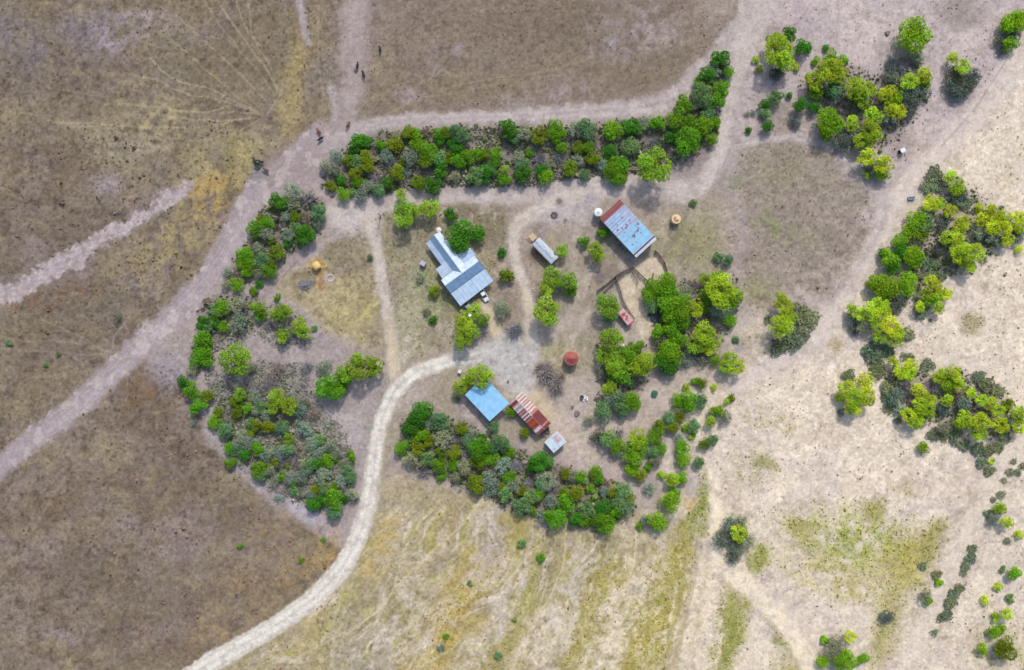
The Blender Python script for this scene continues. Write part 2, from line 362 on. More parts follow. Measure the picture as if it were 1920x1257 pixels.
SP_ = sm(0, 40, CY-905-np.clip(1000-CX, 0, 300)*.1)*sm(1330, 1290, CX)*sm(0, 26, (CX-690)+(CY-960)*.95)*sm(690, 730, CX+np.clip(CY-1000, 0, 400)*1.3)
for sc_, st_, sd_, c_, lo_, op_ in ((34, 6, 301, (172, 160, 92), .47, .7), (24, 6, 302, (214, 198, 176), .53, .75), (10, 5, 303, (218, 203, 182), .57, .6), (12, 6, 304, (156, 140, 104), .55, .5), (44, 4, 305, (188, 166, 96), .55, .5), (5, 10, 306, (150, 136, 104), .6, .5)):
    mixin(FULL, (SP_*SPB*sm(lo_, lo_+.14, fbm(vb, ub/st_, sc_, sd_))*op_).astype(np.float32), c_, None, None)
# --- south pasture stripes
def stripe(a, b_, w, col, op=.85, br=.7, td=.4, gd=0): stroke([a, ((a[0]+b_[0])/2+6, (a[1]+b_[1])/2), b_], w*1.1, col, w*.45, op*.85, 16, br if gd < .3 else 0, td=td, gd=gd)
area([(720, 930), (900, 960), (880, 1000), (760, 1060), (690, 1040)], (168, 154, 126), 20, .8, td=.5, b=.8)
area([(560, 1190), (700, 1080), (800, 1090), (760, 1290), (560, 1290), (430, 1260)], (164, 152, 124), 24, .8, td=.5, b=.7, nz=N2)
for a, b_, w, c, o, gd in [((1290, 1000), (1190, 1290), 44, (174, 160, 80), .9, .6), ((1250, 1060), (1170, 1290), 60, (186, 168, 96), .85, .5), ((1140, 1070), (1060, 1290), 50, (172, 156, 88), .9, .5),
    ((1110, 1030), (1070, 1120), 50, (158, 144, 106), .7, .2), ((890, 1060), (770, 1290), 56, (188, 160, 82), .9, .3), ((860, 1100), (800, 1230), 30, (186, 160, 90), .6, .2), ((1000, 1100), (900, 1290), 44, (166, 150, 94), .8, .4),
    ((740, 980), (700, 1060), 44, (192, 164, 106), .8, .1), ((720, 970), (690, 1070), 24, (184, 160, 104), .6, 0), ((720, 880), (690, 1010), 26, (160, 148, 112), .8, .1), ((1060, 980), (980, 1160), 40, (150, 136, 102), .8, .1), ((1150, 990), (1100, 1060), 60, (158, 144, 112), .7, .1)]:
    stripe(a, b_, w, c, o, gd=gd)
for a, b_, w, c, o in [((935, 1000), (880, 1080), 30, (178, 166, 164), .9), ((980, 1060), (920, 1190), 34, (206, 192, 182), .85), ((1080, 1030), (1040, 1160), 38, (200, 186, 178), .95), ((1010, 1170), (960, 1290), 50, (222, 204, 180), .9),
    ((1060, 1140), (1020, 1290), 34, (216, 200, 178), .85), ((1180, 1010), (1130, 1290), 44, (214, 196, 168), .85), ((1150, 1140), (1100, 1290), 60, (224, 206, 180), .85), ((900, 1230), (870, 1290), 40, (224, 208, 188), .8), ((780, 1100), (730, 1200), 40, (194, 180, 168), .7),
    ((700, 1220), (660, 1290), 50, (186, 174, 164), .7), ((840, 1120), (800, 1200), 18, (208, 190, 168), .7), ((1230, 1010), (1200, 1080), 40, (208, 192, 168), .7), ((930, 940), (890, 980), 30, (194, 178, 170), .7), ((800, 1190), (780, 1290), 26, (206, 190, 166), .7), ((1200, 1190), (1180, 1290), 20, (214, 194, 164), .6)]:
    stripe(a, b_, w, c, o, td=.25)
for sc_, st_, sd_, c_, lo_, op_ in ((8, 6, 313, (220, 205, 184), .55, .55), (6, 7, 314, (148, 134, 100), .57, .4), (14, 5, 315, (176, 168, 92), .56, .45), (18, 5, 316, (204, 190, 172), .57, .5)):
    mixin(FULL, (SP_*SPB*sm(lo_, lo_+.14, fbm(vb, ub/st_, sc_, sd_))*op_).astype(np.float32), c_, None, None)
# --- SE meadow
area([(1320, 1020), (1260, 1290), (1440, 1290), (1370, 1080)], (222, 204, 178), 20, .8, td=.15)
for x, y, rx, ry, a, c, o, g in [(1315, 945, 16, 50, 12, (146, 158, 76), .95, .9), (1322, 985, 16, 20, 12, (160, 160, 86), .9, .7), (1290, 945, 14, 14, 0, (206, 172, 110), .7, 0),
    (1600, 1005, 120, 46, 10, (162, 168, 80), .85, .7), (1640, 1060, 110, 60, 30, (176, 174, 92), .8, .6), (1590, 1022, 60, 20, 0, (140, 158, 76), .85, 1.), (1640, 960, 20, 20, 0, (160, 152, 84), .85, .6), (1560, 1080, 100, 40, 20, (180, 168, 100), .8, .4),
    (1700, 1050, 40, 60, 40, (182, 168, 92), .8, .5), (1500, 990, 30, 14, 20, (168, 158, 92), .8, .4), (1750, 1010, 20, 40, 20, (164, 154, 92), .85, .5), (1420, 1050, 30, 22, -50, (154, 156, 82), .95, .8),
    (1380, 1130, 22, 46, 8, (158, 154, 80), .95, .7), (1365, 1210, 22, 60, 15, (152, 152, 82), .95, .7), (1470, 1200, 14, 50, -40, (150, 146, 84), .85, .5), (1500, 1250, 40, 30, 0, (178, 168, 88), .9, .6), (1660, 1190, 24, 70, 15, (170, 158, 98), .8, .4),
    (1880, 1220, 60, 40, 0, (166, 158, 96), .8, .5), (1550, 1150, 26, 20, 0, (212, 196, 186), .7, 0), (1620, 1090, 60, 20, 10, (196, 176, 140), .6, .2), (1440, 1130, 26, 60, 0, (186, 172, 168), .7, 0), (1460, 1160, 40, 30, 20, (196, 182, 176), .7, 0),
    (1410, 870, 40, 34, 20, (176, 164, 130), .7, .25), (1440, 785, 60, 22, 20, (186, 170, 124), .75, .3), (1430, 870, 20, 12, 0, (148, 146, 84), .7, .5), (1700, 900, 30, 30, 30, (196, 176, 160), .7, 0), (1600, 910, 30, 20, 0, (206, 184, 160), .6, 0),
    (1690, 920, 26, 14, 20, (176, 160, 120), .6, .2), (1824, 605, 15, 22, 0, (160, 148, 108), .8, .3), (1565, 650, 12, 16, 0, (176, 158, 120), .8, .2), (1890, 320, 30, 60, 0, (192, 176, 146), .6, .1), (1870, 620, 40, 60, 0, (204, 188, 168), .5, 0),
    (1800, 690, 80, 50, 0, (204, 188, 174), .6, 0), (1380, 900, 40, 40, 0, (196, 180, 150), .5, .1), (1330, 740, 60, 60, 30, (206, 188, 162), .6, 0), (1870, 1050, 40, 100, 0, (206, 190, 176), .5, 0), (1860, 1180, 60, 40, 0, (186, 168, 152), .6, .1), (1410, 650, 40, 40, 0, (190, 172, 140), .6, .1), (1330, 690, 20, 40, 0, (196, 176, 136), .6, .1)]:
    blob(x, y, rx, ry, c, a, op=o, b=.9 if rx > 24 and g < .35 else .45 if rx > 50 else 0, td=.25, gd=g, warp=16)
# top right dark stains of litter
for x, y, rx, ry, c, o in [(1800, 25, 40, 30, (146, 132, 122), .8), (1690, 110, 30, 30, (150, 136, 130), .6), (1510, 45, 50, 30, (172, 156, 158), .5), (1450, 60, 40, 14, (148, 130, 128), .5), (1380, 75, 14, 24, (140, 124, 116), .8), (1350, 10, 30, 60, (150, 136, 124), .5), (1450, 215, 50, 40, (158, 142, 130), .7), (1480, 230, 40, 26, (150, 134, 120), .6), (1600, 215, 60, 40, (138, 122, 122), .8), (1650, 190, 40, 40, (136, 122, 122), .7), (1590, 250, 40, 40, (146, 130, 122), .6), (1690, 270, 40, 26, (166, 148, 140), .7), (1300, 300, 40, 30, (150, 136, 132), .7), (1320, 290, 20, 20, (140, 124, 122), .6)]:
    blob(x, y, rx, ry, c, op=o, td=.2)
# ground under the thickets: leaf litter
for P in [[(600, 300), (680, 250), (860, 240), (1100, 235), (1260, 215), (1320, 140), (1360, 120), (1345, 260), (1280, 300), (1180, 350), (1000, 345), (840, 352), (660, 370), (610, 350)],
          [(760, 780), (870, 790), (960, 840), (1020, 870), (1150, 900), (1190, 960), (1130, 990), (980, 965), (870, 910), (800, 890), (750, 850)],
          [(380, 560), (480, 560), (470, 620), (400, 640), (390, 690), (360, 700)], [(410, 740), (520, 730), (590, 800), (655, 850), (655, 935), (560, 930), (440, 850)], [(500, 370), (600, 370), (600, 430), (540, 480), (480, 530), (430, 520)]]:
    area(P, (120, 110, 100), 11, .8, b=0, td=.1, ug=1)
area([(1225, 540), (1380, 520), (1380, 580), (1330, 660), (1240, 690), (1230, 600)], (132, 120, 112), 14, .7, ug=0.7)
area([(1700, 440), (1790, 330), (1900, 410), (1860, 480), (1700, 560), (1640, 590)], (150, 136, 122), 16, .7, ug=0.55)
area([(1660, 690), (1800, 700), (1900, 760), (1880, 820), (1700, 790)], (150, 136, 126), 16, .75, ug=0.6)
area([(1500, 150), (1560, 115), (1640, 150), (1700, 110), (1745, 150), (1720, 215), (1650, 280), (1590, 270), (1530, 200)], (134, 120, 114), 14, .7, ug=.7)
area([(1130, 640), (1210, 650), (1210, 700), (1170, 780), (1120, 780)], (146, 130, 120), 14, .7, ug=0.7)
_u = UG.copy(); UG[:] = 0
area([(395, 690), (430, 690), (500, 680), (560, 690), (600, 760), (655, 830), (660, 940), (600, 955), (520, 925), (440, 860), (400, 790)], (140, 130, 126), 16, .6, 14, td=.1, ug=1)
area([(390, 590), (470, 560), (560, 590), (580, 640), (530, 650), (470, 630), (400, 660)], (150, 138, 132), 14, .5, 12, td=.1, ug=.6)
BELT[:] = UG; UG[:] = _u
# --- roads, tracks, paths
stroke([(600, 280), (540, 325), (475, 375), (432, 450), (392, 520), (340, 580), (262, 648), (180, 728), (92, 806), (-60, 915)], [90, 70, 52, 46, 44, 42, 44, 40, 40, 40], (168, 152, 153), 7, .95, 9, road='dirt_track', rag=22)
stroke([(480, 380), (430, 460), (340, 575), (262, 648), (180, 730), (90, 808)], 14, (180, 166, 164), 8, .6, 6)
blob(545, 320, 60, 40, (158, 142, 138), -30, op=.9, td=.05); blob(620, 270, 30, 30, (162, 146, 140), op=.7)
blob(484, 328, 12, 20, (142, 136, 136), 15, op=.9)
stroke([(362, 342), (335, 362), (285, 392), (220, 430), (140, 480), (60, 528), (-40, 578)], [14, 20, 20, 25, 29, 30, 36], (196, 180, 180), 5, .88, 14, .0, rag=30)
stroke([(350, 350), (285, 392), (220, 430), (140, 480), (60, 528), (-40, 578)], 30, (150, 134, 130), 5, .6, 9, 2.2, nz=N3)
stroke([(555, -40), (566, 30), (576, 82)], [10, 14, 12], (170, 156, 156), 5, .9, 3, road=None)
stroke([(705, -40), (690, 40), (660, 120), (640, 180), (625, 250)], [50, 44, 46, 46, 50], (154, 139, 134), 20, .5, 14, .6)
stroke([(622, 165), (628, 200), (625, 225)], 12, (184, 172, 172), 5, .7)
stroke([(612, 268), (680, 240), (760, 226), (900, 221), (1050, 213), (1180, 203), (1255, 185), (1305, 142), (1350, 96), (1395, 40), (1420, -40)], [30, 26, 24, 26, 28, 34, 34, 34, 34, 40, 50], (178, 164, 160), 6, .9, 6, road='dirt_track', rag=20)
stroke([(690, 234), (760, 220), (900, 216), (1050, 208), (1180, 198)], 4, (194, 180, 174), 3, .8, 3)
stroke([(700, 242), (760, 230), (900, 226), (1050, 219), (1180, 212), (1260, 195)], 4, (192, 178, 172), 3, .7, 3)
stroke([(1195, 178), (1240, 165), (1275, 140)], 4, (136, 122, 112), 3, .7, 3); stroke([(1205, 200), (1250, 192)], 5, (146, 130, 124), 3, .6, 3)
stroke([(640, 402), (700, 386), (800, 369), (900, 366), (1000, 368), (1090, 352), (1200, 352), (1285, 360), (1325, 335), (1350, 280), (1368, 200), (1384, 130), (1392, 90), (1420, 20), (1430, -40)], [60, 40, 30, 28, 30, 40, 46, 44, 34, 30, 30, 32, 40, 60, 70], (190, 175, 167), 6, .92, 5, road='dirt_track', rag=16)
stroke([(1320, 345), (1348, 285), (1365, 200), (1382, 130)], 14, (196, 182, 172), 6, .7, 3)
stroke([(1200, 352), (1120, 344), (1080, 356)], 20, (196, 184, 174), 10, .6)
stroke([(760, 360), (850, 358), (960, 362)], 5, (160, 146, 142), 4, .5); stroke([(1120, 340), (1160, 338), (1220, 352), (1280, 362)], 3, (156, 142, 140), 3, .6)
blob(672, 408, 38, 30, (196, 184, 178), 15, op=.9)
stroke([(685, 410), (702, 445), (712, 500), (726, 580), (736, 650), (740, 705)], [30, 20, 18, 20, 22, 24], (198, 183, 171), 5, .95, 3, road='farm_lane', rag=12)
stroke([(728, 590), (736, 650), (741, 700)], [10, 18, 20], (208, 188, 154), 7, .9, 3)
stroke([(560, 500), (600, 460), (640, 440)], 12, (176, 162, 158), 8, .7)
stroke([(1000, 640), (992, 585), (982, 535), (964, 480), (968, 430), (1000, 398), (1050, 378), (1090, 362)], [26, 18, 18, 18, 22, 26, 30, 30], (204, 189, 174), 5, .95, 4, road='farm_lane', rag=12)
stroke([(998, 620), (990, 575), (984, 545)], 14, (204, 186, 154), 7, .85, 3)
stroke([(1030, 410), (1060, 395), (1100, 400), (1110, 370)], 40, (186, 174, 170), 14, .8)
stroke([(906, 570), (922, 600), (942, 645)], [14, 18, 24], (206, 188, 152), 5, .95, 3, road='farm_lane', rag=12)
stroke([(1085, 420), (1078, 480), (1085, 560), (1050, 610)], [20, 10, 14, 20], (182, 168, 156), 10, .6, 6)
stroke([(985, 730), (1020, 765), (1060, 800), (1110, 850)], [40, 30, 26, 30], (200, 180, 150), 9, .85, 6)
stroke([(1050, 800), (1090, 870), (1150, 890), (1200, 930), (1230, 990)], [40, 40, 34, 26, 24], (188, 170, 158), 12, .8, 8)
stroke([(1010, 650), (1060, 610), (1120, 600), (1200, 640)], [30, 30, 30, 40], (188, 172, 158), 14, .7, 8)
stroke([(1090, 720), (1080, 770), (1110, 800)], 60, (190, 174, 162), 16, .7)
stroke([(1090, 840), (1180, 800), (1230, 740), (1290, 715), (1370, 690)], [40, 60, 50, 30, 30], (198, 180, 164), 14, .8, 8)
stroke([(1250, 900), (1255, 850), (1262, 820)], [30, 26, 16], (216, 198, 182), 8, .8)
stroke([(320, 1290), (400, 1240), (500, 1184), (580, 1128), (640, 1066), (678, 992), (696, 920), (702, 860), (714, 800), (736, 742), (768, 706), (820, 683), (880, 664)], [34, 36, 34, 34, 34, 33, 31, 29, 28, 28, 28, 26, 26], ROADC, 3.5, 1., 3, road='gravel_road', rag=8)
area([(850, 660), (890, 650), (945, 628), (1012, 632), (1012, 690), (992, 742), (958, 745), (925, 705), (885, 690), (850, 690)], (194, 187, 182), 12, .95, 6, td=0)
ROAD['gravel_road'] |= (np.hypot((CX-950)/60, (CY-680)/48) < 1)
stroke([(985, 640), (995, 600)], 24, (196, 182, 164), 8, .8)
main = np.array([(330, 1284), (400, 1240), (500, 1184), (580, 1128), (640, 1066), (678, 992), (696, 920), (702, 860), (714, 800), (736, 742), (768, 706), (820, 683), (900, 668)], float)
tn = np.gradient(main, axis=0); tn /= np.linalg.norm(tn, axis=1, keepdims=True); nn = np.stack([-tn[:, 1], tn[:, 0]], 1)
for off, w_, c_ in ((0, 4, (196, 184, 164)), (7, 5, (226, 217, 204)), (-7, 5, (226, 217, 204)), (13, 3, (188, 175, 155)), (-13, 3, (188, 175, 155))):
    stroke([tuple(q) for q in main+nn*off], w_, c_, 2.5, .6, 2)
def ruts(pts, gap, c, op=.5, w=3):
    P = np.array(pts, float); t_ = np.gradient(P, axis=0); t_ /= np.linalg.norm(t_, axis=1, keepdims=True); n_ = np.stack([-t_[:, 1], t_[:, 0]], 1)
    for o_ in (-gap/2, gap/2): stroke([tuple(q) for q in P+n_*o_], w, c, 2, op, 2.5)
ruts([(688, 420), (702, 445), (712, 500), (726, 580), (736, 650), (740, 700)], 9, (196, 182, 168), .6)
ruts([(1000, 630), (992, 585), (982, 535), (964, 480), (968, 430), (1000, 398), (1050, 378), (1120, 350), (1200, 352), (1285, 358), (1325, 335), (1350, 280), (1368, 200), (1384, 130), (1392, 90), (1420, 20)], 10, (200, 186, 174), .5)
ruts([(640, 395), (700, 384), (800, 367), (900, 364), (1000, 366)], 10, (196, 182, 174), .5)
ruts([(1870, 175), (1800, 245), (1725, 320), (1672, 388), (1630, 478), (1590, 548), (1555, 600), (1520, 640), (1440, 690)], 11, (214, 200, 190), .5)
ruts([(1870, 890), (1840, 960), (1800, 1040), (1750, 1140), (1680, 1290)], 11, (222, 207, 192), .6)
for o_ in (-14, -8, -2, 5, 11): stroke([(545+o_, 322+o_*.3), (475+o_, 375+o_*.5), (432+o_, 450+o_*.5), (392+o_, 520+o_*.5), (340+o_*.8, 580+o_), (262+o_*.7, 648+o_), (180+o_*.7, 728+o_), (92+o_*.7, 806+o_)], 2, (184, 170, 168) if o_ % 2 else (146, 132, 130), 1.5, .5, 5)
stroke([(700, 1000), (712, 930), (722, 860), (730, 800)], 14, (170, 156, 128), 8, .7, 5, td=.3)
stroke([(1870, 175), (1800, 245), (1725, 320), (1672, 388), (1630, 478), (1590, 548), (1555, 600), (1520, 640), (1440, 690), (1370, 735)], 76, (186, 168, 152), 18, .45, 12, 1.2)
stroke([(1345, 930), (1360, 1050), (1420, 1115), (1480, 1180), (1540, 1290)], 90, (196, 178, 162), 18, .6, 12, 1.0)
stroke([(1930, 830), (1870, 890), (1840, 960), (1800, 1040), (1750, 1140), (1680, 1290)], 78, (186, 168, 150), 16, .55, 12, 1.2)
stroke([(1940, 60), (1870, 175), (1800, 245), (1725, 320), (1672, 388), (1630, 478), (1590, 548), (1555, 600), (1520, 640), (1440, 690), (1370, 735)], [60, 44, 40, 36, 40, 32, 34, 40, 36, 30, 24], (214, 197, 183), 7, .92, 7, road='dirt_track', rag=20)
stroke([(1672, 380), (1632, 470), (1590, 545)], 8, (196, 180, 172), 5, .7)
stroke([(1765, 274), (1810, 225), (1848, 174), (1900, 90)], 3, (160, 146, 142), 2, .7, 2)
stroke([(1385, 275), (1430, 262), (1475, 260), (1530, 262), (1580, 288), (1635, 335), (1665, 380)], [10, 12, 14, 14, 16, 22, 24], (190, 176, 170), 6, .9, 4)
stroke([(1665, 380), (1645, 440), (1600, 510), (1560, 560)], 10, (184, 170, 164), 7, .7, 5)
stroke([(1500, 545), (1545, 580)], 14, (206, 190, 178), 8, .6)
stroke([(1350, 360), (1388, 400), (1392, 470), (1372, 520)], 16, (172, 156, 150), 9, .7)
stroke([(1400, 215), (1470, 175), (1520, 130)], [20, 20, 24], (186, 170, 166), 9, .7)
stroke([(1340, 890), (1345, 960), (1360, 1050), (1420, 1115), (1480, 1180), (1540, 1290)], [26, 26, 50, 34, 36, 40], (238, 219, 190), 6, .95, 5, road='sand_track', rag=18)
stroke([(1370, 1060), (1320, 1100), (1290, 1290)], [30, 30, 40], (222, 204, 176), 12, .7, 8)
stroke([(1310, 1010), (1285, 1100), (1255, 1290)], 6, (196, 172, 130), 4, .6, 4)
stroke([(1930, 830), (1870, 890), (1840, 960), (1800, 1040), (1750, 1140), (1680, 1290)], [44, 40, 40, 34, 30, 40], (222, 204, 183), 7, .95, 6, road='sand_track', rag=20)
stroke([(1330, 915), (1380, 950), (1440, 990), (1520, 1040)], 9, (176, 158, 140), 6, .7, 6, .6)
stroke([(1830, 930), (1780, 990), (1760, 1020)], 10, (186, 168, 146), 7, .6)
area([(1160, 520), (1182, 502), (1222, 482), (1240, 478), (1258, 525), (1228, 540), (1216, 590), (1232, 625), (1205, 645), (1190, 605), (1170, 565)], (208, 190, 164), 5, .92, warp=3, td=0)
for x, y, rx, ry, c, o in [(1450, 420, 36, 30, (132, 132, 92), .7), (1475, 440, 24, 20, (128, 132, 88), .6), (1520, 450, 20, 30, (138, 136, 100), .6), (1470, 330, 30, 20, (138, 132, 100), .6), (1400, 330, 30, 24, (146, 140, 110), .6), (1375, 345, 16, 14, (120, 138, 96), .8), (1280, 460, 50, 30, (142, 138, 98), .7), (1330, 470, 40, 40, (150, 142, 108), .6), (1420, 545, 30, 20, (148, 146, 106), .6), (1310, 430, 30, 40, (150, 142, 106), .5), (1600, 420, 30, 40, (166, 150, 142), .7), (1640, 400, 20, 24, (192, 178, 174), .7), (1560, 520, 50, 30, (178, 162, 154), .6), (1500, 400, 40, 40, (152, 136, 124), .6), (1395, 480, 12, 50, (166, 150, 144), .6)]:
    blob(x, y, rx, ry, c, op=o, b=.7)
for x, y, rx, ry, c, o in [(800, 560, 40, 60, (160, 154, 122), .6), (790, 520, 16, 16, (140, 146, 122), .6), (815, 535, 20, 40, (142, 140, 92), .5), (840, 565, 20, 16, (116, 122, 84), .6), (760, 600, 30, 50, (170, 162, 134), .6), (950, 570, 16, 40, (150, 134, 116), .5), (1010, 480, 16, 16, (128, 104, 84), .7), (1135, 450, 16, 30, (120, 124, 90), .6), (1110, 490, 40, 20, (154, 138, 122), .6), (1060, 690, 50, 14, (160, 150, 118), .6), (1040, 655, 24, 14, (158, 152, 112), .6)]:
    blob(x, y, rx, ry, c, op=o, td=.35)
for a_, b_2, c_ in [((1322, 1000), (1262, 1290), (232, 214, 188)), ((1306, 1000), (1240, 1290), (228, 210, 184)), ((1345, 1060), (1290, 1290), (236, 218, 190)), ((1330, 1060), (1274, 1290), (190, 168, 128)), ((1312, 1040), (1262, 1250), (180, 160, 116)), ((1280, 1040), (1222, 1290), (226, 208, 182)), ((1236, 1020), (1150, 1270), (222, 204, 178)), ((1222, 1050), (1130, 1290), (226, 208, 184)), ((1160, 1040), (1080, 1290), (220, 204, 180)), ((1100, 1030), (1010, 1250), (214, 198, 176)), ((1360, 1120), (1330, 1290), (232, 214, 186)), ((1395, 1130), (1420, 1290), (210, 192, 172))]:
    stroke([a_, ((a_[0]+b_2[0])/2+4, (a_[1]+b_2[1])/2), b_2], [4, 6, 8], c_, 4, .75, 5, 1.5, nz=N3)
tr_ = np.zeros(CX.shape, np.float32)
for r_ in ROAD.values(): tr_ = np.maximum(tr_, r_)
mixin(FULL, (tr_*sm(.54, .64, fbm(CX, CY, 11, 501))*.3).astype(np.float32), (150, 136, 130), None, None)
tr_ = tr_*np.clip(np.hypot((CX-945)/75, (CY-685)/65)*3-2, 0, 1)
mixin(FULL, (tr_*sm(.56, .66, fbm(CX, CY, 18, 502))*.35).astype(np.float32), (214, 200, 188), None, None)
bare_ = sm(.25, .1, TD)*(1-tr_)
mixin(FULL, (bare_*sm(.55, .66, fbm(CX, CY, 13, 503))*.35).astype(np.float32), (150, 135, 124), None, None)
N5q = fbm(CX, CY, 20, 611, 2)+.08
# cattle trails
blob(594, 500, 15, 13, (204, 176, 118), soft=.6, op=.8, warp=6); blob(604, 528, 9, 18, (196, 156, 108), soft=.7, op=.7, warp=5); blob(640, 530, 26, 14, (190, 174, 128), op=.5)
for pts, c, o in [([(330, 30), (400, 90), (450, 140), (500, 190)], (172, 158, 136), .5), ([(380, 0), (430, 70), (480, 130), (515, 175)], (170, 154, 130), .5), ([(480, 222), (430, 226), (360, 224), (290, 216), (230, 214)], (178, 164, 130), .5), ([(480, 212), (420, 190), (350, 175), (290, 150), (240, 140)], (174, 160, 130), .5), ([(490, 222), (440, 250), (380, 262), (300, 262), (200, 270)], (172, 156, 124), .4), ([(205, 660), (170, 650), (110, 640), (50, 640), (0, 630)], (158, 144, 128), .5), ([(205, 662), (180, 690), (130, 700), (60, 710)], (154, 140, 120), .4),
    ([(620, 205), (600, 150), (595, 80), (600, 0)], (160, 144, 130), .4), ([(700, 225), (780, 190), (860, 176)], (160, 142, 120), .4), ([(720, 235), (760, 200), (800, 130), (830, 60)], (152, 136, 118), .35), ([(680, 990), (740, 950), (800, 930)], (196, 180, 150), .4), ([(760, 1290), (840, 1150), (905, 1040)], (208, 190, 158), .5), ([(560, 1230), (640, 1190), (720, 1140)], (198, 182, 152), .6),
    ([(300, 60), (350, 100), (420, 160), (470, 200), (490, 215)], YEL, .6), ([(280, 110), (330, 150), (400, 170), (450, 195), (485, 212)], (182, 168, 132), .6), ([(410, 5), (440, 50), (470, 90), (500, 130), (520, 170)], (176, 160, 128), .7),
    ([(440, 0), (460, 50), (490, 90)], (172, 156, 130), .6), ([(465, 0), (475, 70), (505, 120), (520, 165)], (170, 154, 136), .5), ([(430, 200), (370, 212), (320, 205)], (186, 170, 130), .6), ([(485, 215), (440, 212), (380, 212), (280, 200), (200, 195)], (180, 164, 132), .5),
    ([(470, 220), (400, 235), (330, 240), (220, 235), (100, 230)], (176, 160, 130), .5), ([(0, 205), (60, 215), (130, 235), (220, 242)], (160, 144, 122), .5), ([(0, 145), (50, 155), (120, 170), (200, 180)], (158, 142, 122), .4), ([(500, 215), (525, 180), (530, 150)], (172, 156, 150), .6),
    ([(207, 660), (165, 640), (130, 620), (75, 600)], (162, 146, 132), .7), ([(207, 660), (215, 630), (235, 600)], (160, 146, 132), .6), ([(250, 655), (200, 662), (150, 665), (60, 658), (0, 655)], (158, 142, 126), .5), ([(215, 655), (190, 630)], (160, 146, 132), .5), ([(207, 660), (120, 690), (30, 720)], (150, 134, 114), .4), ([(235, 690), (240, 740), (220, 790)], (152, 136, 118), .4),
    ([(140, 870), (100, 930), (60, 1000), (40, 1060), (20, 1150)], (146, 130, 114), .5), ([(240, 1000), (215, 1070), (220, 1100)], (146, 132, 122), .5), ([(905, 935), (860, 990), (830, 1015), (790, 1055), (740, 1100), (715, 1140), (650, 1190)], (202, 182, 146), .85), ([(715, 1140), (690, 1160), (640, 1200)], (200, 184, 154), .7),
    ([(1010, 1022), (985, 1050), (960, 1080), (930, 1120)], (206, 188, 158), .8), ([(1062, 1000), (1055, 1060), (1030, 1120), (1005, 1170), (980, 1230)], (208, 190, 150), .8), ([(1190, 985), (1193, 1030), (1180, 1080), (1155, 1150), (1130, 1230)], (214, 194, 154), .8), ([(1090, 1000), (1075, 1050)], (204, 186, 154), .7),
    ([(1060, 1160), (1045, 1200), (1000, 1257)], (206, 186, 150), .7), ([(820, 985), (760, 1040), (700, 1090)], (196, 178, 146), .4), ([(850, 160), (940, 145), (1040, 130), (1120, 105)], (156, 140, 112), .6), ([(860, 170), (980, 150), (1080, 135)], (154, 138, 108), .4), ([(1370, 760), (1430, 735), (1500, 710), (1530, 695)], (190, 170, 150), .5),
    ([(1210, 960), (1225, 990), (1240, 1030)], (206, 188, 150), .6), ([(1240, 1000), (1180, 1070), (1120, 1130)], (200, 182, 146), .4), ([(559, 488), (545, 505), (530, 522)], (128, 114, 108), .8), ([(590, 600), (640, 655), (690, 690)], (146, 132, 114), .5)]:
    stroke(pts, 2.3, tuple(min(v*1.03, 250) for v in c), 1.6, o*1.0, 4)
# small stains: ash ring, wet spots, rings of stones
for x, y, r, c in [(1039, 404, 6, (112, 102, 100)), (1060, 416, 4, (128, 116, 114)), (1015, 432, 16, (150, 134, 126)), (1105, 375, 10, (166, 152, 156)), (1048, 378, 6, (110, 100, 84)), (760, 668, 12, (190, 176, 156)), (765, 636, 8, (186, 174, 152)), (618, 522, 10, (182, 170, 160)), (602, 535, 8, (186, 150, 108)), (1125, 520, 12, (132, 120, 116)), (1150, 512, 16, (140, 124, 112))]:
    blob(x, y, r, r, c, soft=.4, op=.85, warp=2)
# mottling of every soil: fine clods, dung, bleached spots
N4 = fbm(CX, CY, 3.2, 91, 2); N5b = fbm(CX, CY, 8, 95, 3)
mott = (N3-.5)*.5 + (N1-.5)*.4 + (N4-.5)*.5 - .4*np.clip((N5b-.56)*5, 0, 1)*np.clip(TD*1.6, 0, .8)*np.where(CX+CY*.8 < 1130, 1, .55)
mott *= (.55+.6*np.clip(TD*1.6, 0, 1))*(.35+.65*ROUGH)
C *= (1.02+mott)[..., None]
np.clip(C, .02, .8, out=C)
roads_any = np.zeros(CX.shape, bool)
for r in ROAD.values(): roads_any |= r

soil, n, l = nt('soil')
out = n.new('ShaderNodeOutputMaterial'); b = n.new('ShaderNodeBsdfPrincipled'); a = n.new('ShaderNodeAttribute'); a.attribute_name = 'Col'
geo = n.new('ShaderNodeNewGeometry'); no = n.new('ShaderNodeTexNoise'); no.inputs['Scale'].default_value = 1.1; no.inputs['Detail'].default_value = 6; no.inputs['Roughness'].default_value = .7
no2 = n.new('ShaderNodeTexNoise'); no2.inputs['Scale'].default_value = .45; no2.inputs['Detail'].default_value = 4
hs = n.new('ShaderNodeMapRange'); hs.inputs['From Min'].default_value = .3; hs.inputs['From Max'].default_value = .7; hs.inputs['To Min'].default_value = .80; hs.inputs['To Max'].default_value = 1.2
h2 = n.new('ShaderNodeMapRange'); h2.inputs['From Min'].default_value = .3; h2.inputs['From Max'].default_value = .7; h2.inputs['To Min'].default_value = .92; h2.inputs['To Max'].default_value = 1.08
mm = n.new('ShaderNodeMath'); mm.operation = 'MULTIPLY'; mx = n.new('ShaderNodeVectorMath'); mx.operation = 'SCALE'
l.new(geo.outputs['Position'], no.inputs['Vector']); l.new(geo.outputs['Position'], no2.inputs['Vector'])
l.new(no.outputs['Fac'], hs.inputs['Value']); l.new(no2.outputs['Fac'], h2.inputs['Value']); l.new(hs.outputs['Result'], mm.inputs[0]); l.new(h2.outputs['Result'], mm.inputs[1])
